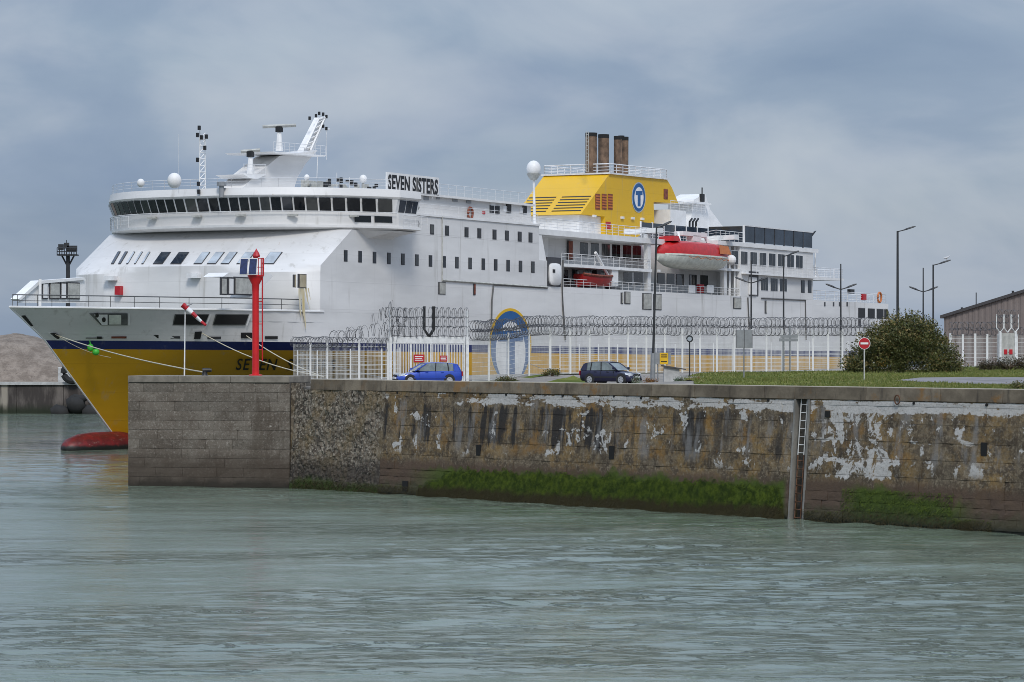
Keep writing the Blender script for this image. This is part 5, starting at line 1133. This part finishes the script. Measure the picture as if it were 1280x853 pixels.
    MB().box((.50 * Lc, -.26, .40), (.512 * Lc, .26, .51)).build('number_plate', m_sign_white, c); MB().box((-.503 * Lc, -.26, .62), (-.51 * Lc, .26, .73)).build('number_plate', m_sign_white, c)
    MB().cbox((.497 * Lc, 0, zb * .70), (.05, .13, .12)).build('badge', m_rim, c)
    return c
car('parked_car', 'bright blue hatchback parked before the white double gate', 'car', gp(534, 196), R(180 + 17), m_carblue, 4.3, 1.74, 1.46)
car('parked_car', 'dark navy small hatchback parked on the quay beside the grey hut', 'car', gp(764, 192), R(-33), m_carnavy, 3.8, 1.64, 1.44)

# ------------------------------------------------------------------ lamps, signs, beacon, windsock
def lamp(label, px, Y, ytop, mt, heads=((1, 0),), yarm=None, r0=.09, r1=.055, lean=0.0, base=0, group=None):
    b = gp(px, Y); zt = EYE - (ytop - HY) / F * Y; h = zt - b.z
    o = thing('street_lamp', label, 'lamp post', b, 0, group)
    MB().bar((0, 0, -.2), (lean, 0, h), r0, 8, r1).build('pole', mt, o, True)
    if base: MB().bar((0, 0, -.1), (lean * .2, 0, base), r0 * 1.8, 8).build('pole_base', m_lampgrey, o, True)
    za = h - .05 if yarm is None else (EYE - (yarm - HY) / F * Y) - b.z
    for sx, sy in heads:
        a = Vector((lean * za / h, 0, za)); d_ = Vector((sx, sy, 0))
        MB().tube([a, a + d_ * .3 + Vector((0, 0, .08)), a + d_ * .55 + Vector((0, 0, .16))], .05, 6).build('arm', mt, o)
        q = a + d_ * .45 + Vector((0, 0, .10)); e_ = a + d_ * 1.35 + Vector((0, 0, .42)); sd = d_.cross(Vector((0, 0, 1))).normalized()
        MB().loft([[q.lerp(e_, k) + sd * w * s + Vector((0, 0, u * t)) for s, u in ((-1, 0), (-.6, 1), (.6, 1), (1, 0), (.8, -.4), (-.8, -.4))] for k, w, t in ((0, .07, .06), (.25, .15, .11), (.8, .17, .10), (1, .08, .05))]).build('lamp_head', mt, o, True)
    return o
lamp('tall dark lamp post beside the yellow sign and grey hut', 815.5, 203, 284, m_lamp, ((.75, .2),), None, .10, .06, .28, base=2.0)
lamp('twin armed lamp post behind the grey square sign', 939, 236, 326, m_lamp, ((-.9, .2), (.95, 0)), 354, .09, .05)
lamp('single armed lamp post rising behind the direction board', 979.5, 240, 320, m_lamp, ((.9, 0),), None, .09, .05)
lamp('twin armed lamp post just left of the shrub before the stern', 1051, 244, 330, m_lamp, ((-.9, 0), (.95, .1)), 362, .09, .05)
lamp('tallest lamp post, rising out of the shrub with its head to the right', 1122, 252, 289, m_lamp, ((1.1, 0),), None, .13, .09)
lamp('twin armed lamp post behind the right part of the shrub', 1154, 262, 335, m_lamp, ((-.9, 0), (.95, 0)), 365, .09, .05)
lm = lamp('lamp post with a gull on its head, between shrub and shed', 1166.5, 258, 331, m_lamp, ((1.1, 0),), None, .09, .07)
q = lm.location + Vector((1.15, 0, EYE - (331 - HY) / F * 258 - lm.location.z + .42))
bd = thing('gull', 'small grey gull perched on the lamp head left of the shed', 'bird', q)
MB().loft([[(x, r * math.cos(a), z + r * math.sin(a)) for a in np.linspace(0, 6.28, 9)[:-1]] for x, r, z in ((-.30, .015, .16), (-.18, .06, .15), (-.02, .09, .16), (.10, .075, .20), (.16, .05, .26), (.20, .055, .31), (.25, .03, .31), (.30, .008, .30))]).build('body', m_gull, bd, True)
for s in (-.03, .03): MB().bar((0, s, 0), (0, s, .1), .008).build('leg', m_orange, bd)
b = gp(862, 209); o = thing('mirror_post', 'thin post with a small round mirror right of the grey hut', 'post', b)
MB().bar((0, 0, 0), (0, 0, 2.45), .05, 6).build('pole', m_lamp, o); MB().tube([(.20 * math.cos(a), -.05, 2.65 + .20 * math.sin(a)) for a in np.linspace(0, 6.28, 13)], .05, 5).build('rim', m_lamp, o); MB().bar((0, -.03, 2.65), (0, -.06, 2.65), .18, 14).build('mirror', m_paleglass, o)
b = gp(930, 187); o = thing('road_sign', 'grey square sign seen from behind on a single post', 'sign', b)
MB().bar((0, .05, -.1), (0, .05, 3.25), .045, 6).build('pole', m_lampgrey, o); MB().box((-.5, -.02, 2.1), (.52, .02, 3.2)).build('plate', m_lampgrey, o, bevel=.01)
for x in (-.5, 0.0, .49): MB().box((x, -.04, 2.1), (x + .03, -.021, 3.2)).build('stiffener', m_frame, o)
b = gp(985, 222); o = thing('direction_sign', 'low horizontal direction board on two posts before the fence', 'sign', b)
for x in (-.35, .15): MB().bar((x, .06, -.1), (x, .06, 3.4 if x > 0 else 2.75), .06, 6).build('pole', m_lampgrey, o)
for k in range(2): MB().box((-.65 + .1 * k, -.02, 2.30 + k * .26), (.72, .02, 2.52 + k * .26)).build('board', m_lampgrey, o)
b = gp(1080.5, 172); o = thing('no_entry_sign', 'round red no entry sign with white bar on a pale post before the shrub', 'sign', b)
MB().bar((0, .04, -.2), (0, .04, 2.0), .04, 8).build('pole', m_galv, o)
zc = EYE - (429.5 - HY) / F * 172 - b.z
MB().bar((0, .03, zc), (0, 0, zc), .34, 28).build('sign_rim', m_sign_white, o); MB().bar((0, .01, zc), (0, -.012, zc), .31, 28).build('sign_disc', m_sign_red, o); MB().box((-.22, -.02, zc - .055), (.22, -.013, zc + .055)).build('white_bar', m_sign_white, o)
o.children[0].scale.z = 1
b = gp(827, 196); o = thing('yellow_sign', 'yellow notice board with dark print on a grey post above the hut', 'sign', b)
MB().bar((-.25, .08, -.1), (-.25, .08, 1.9), .05, 6).build('pole', m_lampgrey, o); MB().box((-.40, -.02, 1.1), (.62, .03, 1.86)).build('backing_box', m_lampgrey, o)
MB().box((-.12, -.05, 1.12), (.42, -.03, 1.84)).build('plate', m_sign_yellow, o)
for z in (1.55, 1.68, 1.25): MB().box((-.04, -.058, z), (.34, -.052, z + .06)).build('print_line', m_black, o)
b = gp(838, 190); o = thing('utility_hut', 'small grey concrete hut with sloping roof behind the quay wall', 'hut', b)
MB().box((-.42, -.35, -.1), (.55, .4, .92)).build('wall', m_hut, o); MB().prism([(-.55, -.5, 1.15), (.95, -.5, .90), (.95, -.5, .83), (-.55, -.5, 1.06)], (0, 1.05, 0)).build('roof', m_shedtrim, o); MB().prism([(-.42, -.34, .92), (.55, -.34, .90), (-.42, -.34, 1.06)], (0, .7, 0)).build('gable', m_hut, o)

# red harbour light on the pier head
BB = Vector((wx(319.5, 188.5), 188.5, TOPB)); bk = thing('harbour_beacon', 'red steel harbour light with solar panels and a side ladder on the pier head', 'beacon', BB)
hz = lambda py: EYE - (py - HY) / F * 188.5 - TOPB
MB().lathe([(.42, 0), (.42, .06), (.23, .08), (.21, .6), (.205, hz(365)), (.23, hz(356)), (.44, hz(348)), (.46, hz(346))], (0, 0, 0), 20).build('column', m_beacon, bk, True)
MB().lathe([(.50, hz(346)), (.50, hz(345) + .04)], (0, 0, 0), 20).build('platform', m_beacon, bk)
MB().lathe([(.10, hz(345)), (.10, hz(324)), (.16, hz(322))], (0, 0, 0), 10).build('lantern_post', m_beacon, bk); MB().lathe([(.20, hz(322)), (.24, hz(320)), (.16, hz(316)), (.06, hz(313)), (.02, hz(311))], (.05, -.05, 0), 12).build('lantern', m_sign_red, bk)
for k in range(2):
    x0 = -.98 + k * .56; z0, z1 = hz(344), hz(323)
    pn = MB().prism([(x0, -.62, z0), (x0 + .53, -.62, z0), (x0 + .58, -.36, z1), (x0 + .06, -.36, z1)], (0, .05, -.01)).build('solar_panel', m_rail, bk)
    MB().prism([(x0 + .04, -.615, z0 + .05), (x0 + .49, -.615, z0 + .05), (x0 + .54, -.375, z1 - .05), (x0 + .10, -.375, z1 - .05)], (0, -.03, 0)).build('cell_sheet', m_solar, pn)
    MB().bar((x0 + .3, -.5, z0 + .1), (0, 0, hz(343)), .035).build('panel_strut', m_beacon, bk)
m = MB()
for k in range(7): a = -.6 + k * .38; m.bar((.50 * math.cos(a), .50 * math.sin(a), hz(345)), (.50 * math.cos(a), .50 * math.sin(a), hz(323)), .025)
for z in (hz(323), hz(334)): m.tube([(.50 * math.cos(a), .50 * math.sin(a), z) for a in np.linspace(-.6, 1.8, 12)], .022)
m.build('guard_rail', m_beacon, bk)
for y in (-.12, .14): MB().bar((.42, y, .9), (.42, y, hz(346)), .03).build('ladder_rail', m_beacon, bk)
z = 1.0
while z < hz(347): MB().bar((.42, -.12, z), (.42, .14, z), .018).build('rung', m_sign_white, bk); z += .28
for z in (1.6, 3.2, 4.6): MB().bar((.2, 0, z), (.42, 0, z), .025).build('ladder_stay', m_beacon, bk)
# windsock
WB = Vector((wx(230.5, 188.3), 188.3, TOPB)); wk = thing('windsock', 'red and white windsock on a slender white pole on the pier head', 'windsock', WB)
zt = EYE - (384 - HY) / F * 188.3 - TOPB
MB().bar((0, 0, 0), (.05, 0, zt), .045, 8, .03).build('pole', m_sign_white, wk); MB().tube([(.25 + .24 * math.cos(a), .24 * math.sin(a), zt + .1 + .1 * math.cos(a)) for a in np.linspace(0, 6.28, 13)], .02).build('hoop', m_lampgrey, wk)
ax0 = Vector((-.1, 0, zt + .15)); ax1 = Vector((1.35, -.1, zt - 1.15)); dr = (ax1 - ax0).normalized(); sd = Vector((0, 1, 0)); up = dr.cross(sd).normalized()
for k in range(5):
    rg = []
    for j in range(4):
        u = (k + j / 3) / 5; c_ = ax0.lerp(ax1, u); r = .24 - .15 * u
        rg.append([c_ + (sd * math.cos(a) + up * math.sin(a) * .75) * (r + .02 * math.sin(3 * a + u * 9)) for a in np.linspace(0, 6.28, 13)[:-1]])
    MB().loft(rg, True, k == 4).build('sock_band', m_sign_red if k % 2 == 0 else m_sign_white, wk, 'all')
o = thing('bollard', 'small black mooring bollard on the pier head edge', 'bollard', Vector((wx(256, 188.6), 188.6, TOPB)))
MB().lathe([(.20, 0), (.16, .08), (.15, .26), (.17, .28)], (0, 0, 0), 14).build('stem', m_black, o, True); MB().tube([(-.12, 0, .30), (.15, 0, .33), (.42, 0, .33)], [.17, .15, .10], 10).build('head', m_black, o, True)

# mooring lines and float
def rope(name, label, pts, r=.035, mt=None, sag=0.0, group=None):
    q = []
    for a, b in zip(pts[:-1], pts[1:]):
        for k in range(14): t = k / 14; p = Vector(a).lerp(Vector(b), t); p.z -= sag * 4 * t * (1 - t); q.append(p)
    q.append(Vector(pts[-1])); o = MB().tube(q, r, 5).build(name, mt or m_rope); return tag(o, label, 'rope', group)
hw_ = lambda x, y, off=.25: FM @ Vector(hp(x, y, off))
bt_ = o.location + Vector((0, 0, .2))
rope('mooring_line', 'pale mooring line from the ferry bow hawse down to the black bollard', [hw_(70, 420), bt_], .045, sag=.25)
rope('mooring_line', 'thin mooring line from the bow carrying the green float', [hw_(66, 418), hw_(120, 447, 1.5)], .02, sag=.3)
fl = thing('green_float', 'bright green two lobed float hanging before the bow stripe', 'float', hw_(101, 438, 1.2))
MB().ball((-.18, 0, .22), .27, 12, 8, 1.2).build('lobe', m_buoy, fl, 'all'); MB().ball((.27, 0, -.15), .30, 12, 8, .95).build('lobe', m_buoy, fl, 'all'); MB().bar((-.18, 0, .5), (-.25, 0, .8), .05).build('eye', m_buoy, fl)
fe_ = [gp(372, 222), gp(395, 222), gp(480, 216)]
rope('mooring_line', 'upper pale mooring line running aft from the bow past the red beacon', [hw_(250, 417), gp(400, 233, .6)], .045, sag=.5)
rope('mooring_line', 'lower pale mooring line running aft from the bow past the red beacon', [hw_(305, 420), gp(405, 236, .5)], .045, sag=.3)
rope('mooring_line', 'dark mooring line slanting across the quay behind the left fence', [hw_(372, 440), gp(492, 226, .1)], .04, m_rail_dark, .3)
rope('stern_line', 'dark mooring line lying down to the quay left of the navy hatchback', [hw_(660, 455), gp(735, 212, .1)], .03, m_rail_dark, .3)

# ------------------------------------------------------------------ planting
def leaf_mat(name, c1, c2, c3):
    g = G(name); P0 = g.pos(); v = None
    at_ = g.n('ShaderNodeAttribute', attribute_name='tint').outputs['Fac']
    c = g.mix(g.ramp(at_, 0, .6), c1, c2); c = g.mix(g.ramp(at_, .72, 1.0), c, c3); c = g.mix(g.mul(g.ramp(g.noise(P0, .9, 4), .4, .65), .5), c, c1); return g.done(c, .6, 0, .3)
def leaves(name, m, parent, pts, size, tints, kind=None):
    n = len(pts); pts = np.array(pts); d1 = rng.normal(size=(n, 3)); d1 /= np.linalg.norm(d1, axis=1)[:, None]; d2 = np.cross(d1, rng.normal(size=(n, 3))); d2 /= np.linalg.norm(d2, axis=1)[:, None]
    s = rng.uniform(.6, 1.3, (n, 1)) * size; co = np.stack([pts - d1 * s, pts + d2 * s * .45, pts + d1 * s, pts - d2 * s * .45], 1).reshape(-1, 3)
    me = bpy.data.meshes.new(name); me.vertices.add(4 * n); me.vertices.foreach_set('co', co.ravel()); me.loops.add(4 * n); me.loops.foreach_set('vertex_index', np.arange(4 * n)); me.polygons.add(n); me.polygons.foreach_set('loop_start', np.arange(n) * 4); me.update()
    at_ = me.attributes.new('tint', 'FLOAT', 'FACE'); at_.data.foreach_set('value', np.asarray(tints, dtype=np.float32)); me.materials.append(m)
    o = bpy.data.objects.new(name, me); COL.objects.link(o); o.parent = parent
    if kind: o['kind'] = kind
    return o
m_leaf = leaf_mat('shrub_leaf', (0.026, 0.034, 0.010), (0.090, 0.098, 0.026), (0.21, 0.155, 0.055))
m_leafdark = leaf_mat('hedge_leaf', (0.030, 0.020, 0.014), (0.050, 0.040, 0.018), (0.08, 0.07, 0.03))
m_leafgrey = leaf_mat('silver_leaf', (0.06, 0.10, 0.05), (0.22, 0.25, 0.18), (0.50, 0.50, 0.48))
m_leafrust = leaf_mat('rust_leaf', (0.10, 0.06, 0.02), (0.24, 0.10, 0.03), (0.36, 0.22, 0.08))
m_bark = mat('bark', (0.08, 0.055, 0.035), .9)
def shrub(name, label, px0, px1, ytop, Y, nclump, nleaf, size, ml, group=None, cat='shrub', depth=.7, prof=None):
    b = gp((px0 + px1) / 2, Y); W = wx(px1, Y) - wx(px0, Y); Hh = (EYE - (ytop - HY) / F * Y) - b.z
    o = thing(name, label, cat, b, 0, group); r = np.random.default_rng(int(px0)); pts = []; tin = []
    cl = []
    while len(cl) < nclump:
        x, y, z = r.uniform(-1, 1), r.uniform(-1, 1), r.uniform(0, 1)
        top = ((1 - abs(x) ** 2.6) if prof is None else prof(x)) * (0.93 + 0.22 * mnoise.noise((x * 3.1, y * 2.0, px0)))
        if x * x * .9 + y * y < 1 and z < top * (1 - .35 * y * y) and (z > top * .35 or y < -.2 or abs(x) > .6): cl.append((x * W / 2 * .93, y * W / 2 * depth, z * Hh * .96))
    per = nleaf // nclump; cr = W * .055 + .12
    for c_ in cl:
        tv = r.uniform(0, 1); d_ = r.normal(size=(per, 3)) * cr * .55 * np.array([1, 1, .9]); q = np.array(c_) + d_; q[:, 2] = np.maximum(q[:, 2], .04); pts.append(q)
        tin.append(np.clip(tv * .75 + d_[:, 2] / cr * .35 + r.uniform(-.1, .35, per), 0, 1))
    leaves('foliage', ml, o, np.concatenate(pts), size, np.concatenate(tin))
    for k in range(9): a = r.uniform(0, 6.28); rr = r.uniform(.2, .7); MB().tube([(0, 0, -.1), (math.cos(a) * W * .12 * rr, math.sin(a) * W * .12, Hh * .3), (math.cos(a) * W * .36 * rr, math.sin(a) * W * .25 * rr, Hh * .75)], [.07, .05, .015], 5).build('stem', m_bark, o)
    if nleaf > 8000:
        for k in range(90):                   # stray shoots
            x = r.uniform(-1.0, 1.0); h0 = Hh * max(0.05, 1 - abs(x) ** 2.4) * r.uniform(.72, .95); n_ = 26; t = np.linspace(0, 1, n_); lx = r.normal(0, .12) + x * .25; q = np.stack([x * W / 2 * .93 + t * lx, np.full(n_, r.uniform(-.5, .5)), h0 + t * r.uniform(.25, .55)], 1) + r.normal(size=(n_, 3)) * .035
            leaves('shoot', ml, o, q, size * .7, np.full(n_, .8))
    return o
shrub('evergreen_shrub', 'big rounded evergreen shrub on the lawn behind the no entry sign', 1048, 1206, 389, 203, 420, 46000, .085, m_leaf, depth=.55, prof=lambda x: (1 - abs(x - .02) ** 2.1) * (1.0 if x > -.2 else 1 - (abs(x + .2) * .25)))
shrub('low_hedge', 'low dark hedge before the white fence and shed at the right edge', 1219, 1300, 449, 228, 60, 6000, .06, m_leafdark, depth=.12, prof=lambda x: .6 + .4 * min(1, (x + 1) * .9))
shrub('flowering_plant', 'white flowering plant at the front bumper of the navy hatchback', 788, 802, 470, 188, 14, 900, .04, m_leafgrey, 'plants by the hut')
shrub('flowering_plant', 'silvery plant right of the grey hut', 841, 858, 471, 186, 16, 1100, .04, m_leafgrey, 'plants by the hut')
shrub('rusty_plant', 'low rust coloured plant between navy hatchback and grey hut', 802, 826, 473, 187, 16, 1000, .04, m_leafrust, 'plants by the hut')
shrub('rusty_plant', 'low rust coloured plant at the near end of the lawn', 856, 884, 474, 184, 14, 1000, .04, m_leafrust, 'plants by the hut')
shrub('verge_weeds', 'green weeds along the fence foot left of the navy hatchback', 676, 704, 462, 212, 18, 1200, .05, m_leaf, 'weeds at the fence')
shrub('verge_weeds', 'dark low weeds under the fence near the round emblem', 617, 650, 473, 206, 14, 900, .05, m_leaf, 'weeds at the fence')
shrub('lawn_tuft', 'green tuft at the wall edge at the far right', 1258, 1290, 478, 142, 10, 900, .04, m_leaf)
# blades of grass on the lawn
pl = [(q.x, q.y) for q in LAWN]; rdp = [(q.x, q.y) for q in ROAD]
def inpoly(x, y, P_):
    c = False; j = len(P_) - 1
    for i in range(len(P_)):
        if (P_[i][1] > y) != (P_[j][1] > y) and x < (P_[j][0]-P_[i][0])*(y-P_[i][1])/(P_[j][1]-P_[i][1])+P_[i][0]: c = not c
        j = i
    return c
m_blade = leaf_mat('grass_blade', (0.06, 0.085, 0.015), (0.13, 0.15, 0.03), (0.24, 0.22, 0.09)); m = MB(); tn = []
for k in range(52000):
    Y = random.uniform(136, 238); X = random.uniform(wx(838, Y), wx(1290, Y))
    if not inpoly(X, Y, pl) or inpoly(X, Y, rdp): continue
    h = random.uniform(.05, .14) * (1.5 if mnoise.noise((X * .5, Y * .5, 0)) > .15 else 1); z = gz(X, Y) + .02; dx = random.uniform(-.06, .06); w = random.uniform(.015, .035)
    m.add([(X - w, Y, z), (X + w, Y, z), (X + dx, Y + random.uniform(-.05, .05), z + h)], [(0, 1, 2)])
gr = m.build('grass', m_blade); tag(gr, 'short grass blades of the lawn', None, None, 'stuff')
at_ = gr.data.attributes.new('tint', 'FLOAT', 'FACE'); at_.data.foreach_set('value', rng.uniform(0, 1, len(gr.data.polygons)).astype(np.float32))

# ------------------------------------------------------------------ shed at the right, far shore at the left
YS = 300.0; sx0 = wx(1180, YS); ze = EYE - (397 - HY) / F * YS; zg = 6.0; SA = R(-30)
ss = (wx(1280, YS) - sx0) / (math.cos(SA) - 640 / F * math.sin(SA)); slope = (EYE + 67 * (YS + ss * math.sin(SA)) / F - ze) / ss
shed = thing('brown_shed', 'brown clad harbour shed with a rising roofline at the right edge', 'building', (sx0, YS, zg), SA)
Wd = 34.0; ridge = Wd / 2
for k in range(int(Wd / .6)):
    x = k * .6; zz = ze - zg + slope * min(x, Wd - x); z2 = ze - zg + slope * min(x + .6, Wd - x - .6)
    MB().prism([(x + .01, 0, 0), (x + .59, 0, 0), (x + .59, 0, z2), (x + .01, 0, zz)], (0, .12, 0)).add([(x + .2, -.04, 0), (x + .4, -.04, 0), (x + .4, -.04, zz), (x + .2, -.04, zz), (x + .14, 0, 0), (x + .46, 0, 0), (x + .46, 0, zz), (x + .14, 0, zz)], [(0, 1, 2, 3), (4, 0, 3, 7), (1, 5, 6, 2)]).build('cladding_panel', m_shed, shed)
MB().prism([(0, .13, 0), (Wd, .13, 0), (Wd, .13, ze - zg), (ridge, .13, ze - zg + slope * ridge), (0, .13, ze - zg)], (0, 50, 0)).build('wall', m_shed, shed)
MB().prism([(-.3, -.3, ze - zg - .1), (ridge, -.3, ze - zg + slope * ridge), (Wd + .3, -.3, ze - zg - .1), (Wd + .3, -.3, ze - zg + .2), (ridge, -.3, ze - zg + slope * ridge + .3), (-.3, -.3, ze - zg + .2)], (0, 51, 0)).build('roof', m_shedtrim, shed)
for px, y0, y1, r in ((1195.5, 392, 384, .12), (1213.5, 389, 368, .05), (1259.5, 373, 364, .12)):
    x = (px - 1180) / 100 * ss; z0 = ze - zg + slope * x - .2
    MB().bar((x, 1.5, z0), (x, 1.5, z0 + .2 + (y0 - y1) / F * YS), r, 8).build('roof_pipe', m_lamp, shed)
# far quay with its gravel heap
g = G('far_quay_concrete'); P0 = g.pos(); z = g.sep(P0)[2]
c = g.mix(g.ramp(g.noise(g.scale(P0, (.5, .5, .12)), 1.0, 6, .65), .38, .62), (0.055, 0.048, 0.045), (0.17, 0.15, 0.135)); c = g.mix(g.mul(g.ramp(g.noise(g.scale(P0, (.35, .35, .04)), 1.0, 5), .60, .66), .7), c, (0.40, 0.36, 0.30)); c = g.mix(g.ramp(g.add(z, g.noise(P0, .8, 4)), .7, 2.0, .9, 0.0), c, (0.022, 0.030, 0.018)); m_farq = g.done(c, .95, 0, .2)
YQ = 389.0; zq = 4.0
far = thing('far_quay', 'dark streaked concrete quay across the water on the left', 'quay', (wx(60, YQ), YQ, 0))
x = -130.0
while x < 52:
    MB().box((x + .03, random.uniform(-.06, .06), -2), (x + 5.97, 3, zq - .35)).build('wall_bay', m_farq, far); x += 6.0
MB().box((-130, -.25, zq - .34), (52, 3, zq)).build('coping', m_hut, far); MB().box((-130, 3, -2), (52, 90, zq - .1)).build('quay_surface', m_hut, far)
g = G('gravel_heap'); P0 = g.pos(); c = g.mix(g.ramp(g.noise(P0, .5, 7, .75), .35, .65), (0.17, 0.14, 0.115), (0.29, 0.245, 0.205)); c = g.mix(g.ramp(g.noise(P0, 3.5, 4, .7), .55, .75), c, (0.10, 0.08, 0.065)); g.bump(g.noise(P0, 1.6, 6, .7), .9, .3); m_gravel = g.done(c, .95, 0, .15)
m = MB(); nx, ny = 120, 40; vs_ = []; fs_ = []
for j in range(ny + 1):
    for i in range(nx + 1):
        x = -95 + 145 * i / nx; y = 6 + 46 * j / ny; px = 640 + (x + wx(60, YQ)) / (YQ + 20) * F
        pk = np.interp(px, [-400, -60, 0, 12, 28, 55, 110, 160, 230], [420, 424, 416, 413, 416, 423.5, 432, 448, 476]); hpk = EYE - (pk - HY) / F * (YQ + 24) - zq
        s = max(0, 1 - (abs(y - 24) / 17.5)) ; vs_.append((x, y, zq - .35 + max(0, hpk) * (s * (2 - s)) ** .8 * (1 + .05 * mnoise.noise((x * .3, y * .3, 0))) + .35 * mnoise.noise((x * .5, y * .5, 7)) * (s > 0)))
for j in range(ny):
    for i in range(nx): fs_.append((j*(nx+1)+i, j*(nx+1)+i+1, (j+1)*(nx+1)+i+1, (j+1)*(nx+1)+i))
o = m.add(vs_, fs_).build('gravel_heap', m_gravel, None, 'all'); o.location = (wx(60, YQ), YQ, 0); tag(o, 'broad brown gravel heap on the far quay', 'gravel heap')
o = thing('tyre_fender', 'black tyre hung on the far quay edge beside the bow', 'fender', at(90, 466, YQ - .6))
MB().tube([(1.05 * math.cos(a), 0, 1.05 * math.sin(a)) for a in np.linspace(0, 6.28, 21)], .42, 8).build('tyre', m_tyre, o, True)
o = thing('concrete_stub', 'small grey concrete stub on the far quay beside the bow', 'block', (wx(82, YQ + 3), YQ + 3, zq))
MB().box((-.9, -.6, -.1), (1.3, .6, 1.9)).build('block', m_hut, o, bevel=.06)
o = thing('quay_fender', 'dark bulky rubber fender heap at the far quay waterline beside the bow', 'fender', (wx(97, YQ - 1.2), YQ - 1.2, 0))
for a, b, r, x in ((.2, 2.2, 1.1, -.4), (-.6, .9, 1.0, -2.4), (-.6, .8, 1.0, 1.6), (1.0, 2.9, .5, 0)):
    MB().tube([(x + k * .55 - .9, -.2, (a + b) / 2 + .12 * math.sin(k * 2)) for k in range(5)], [r * .6, r, r * 1.03, r, r * .6], 10).build('rubber_roll', m_tyre, o, True)
# high mast behind the bow
b = Vector((wx(85, 425), 425, zq)); o = thing('floodlight_mast', 'dark floodlight mast with lantern cage behind the ferry bow', 'mast', b); zt = EYE - (320 - HY) / F * 425 - zq; k_ = 425 / F
MB().bar((0, 0, -.5), (0, 0, zt), .38, 10, .28).build('pole', m_lamp, o)
for s in (-1, 1): MB().bar((0, 0, zt - 1.6), (s * 8 * k_, 0, zt + .1), .12).build('bracket', m_lamp, o)
MB().box((-12 * k_, -1.2, zt), (12 * k_, 1.2, zt + .2)).build('platform', m_lamp, o)
m = MB()
for i in range(9): x = (-12 + 3 * i) * k_; m.bar((x, -1.2, zt), (x, -1.2, zt + 1.1), .06)
for z in (.55, 1.1): m.bar((-12 * k_, -1.2, zt + z), (12 * k_, -1.2, zt + z), .06)
m.build('cage_rail', m_lamp, o)
for x in (-8, -1, 3, 9): MB().cbox((x * k_, -.6, zt + 1.0 + .2 * (x % 3)), (.7, .5, .8)).build('floodlight', m_lamp, o)
MB().bar((-2 * k_, 0, zt), (-2 * k_, 0, zt + 2.2), .05).build('aerial', m_lamp, o)
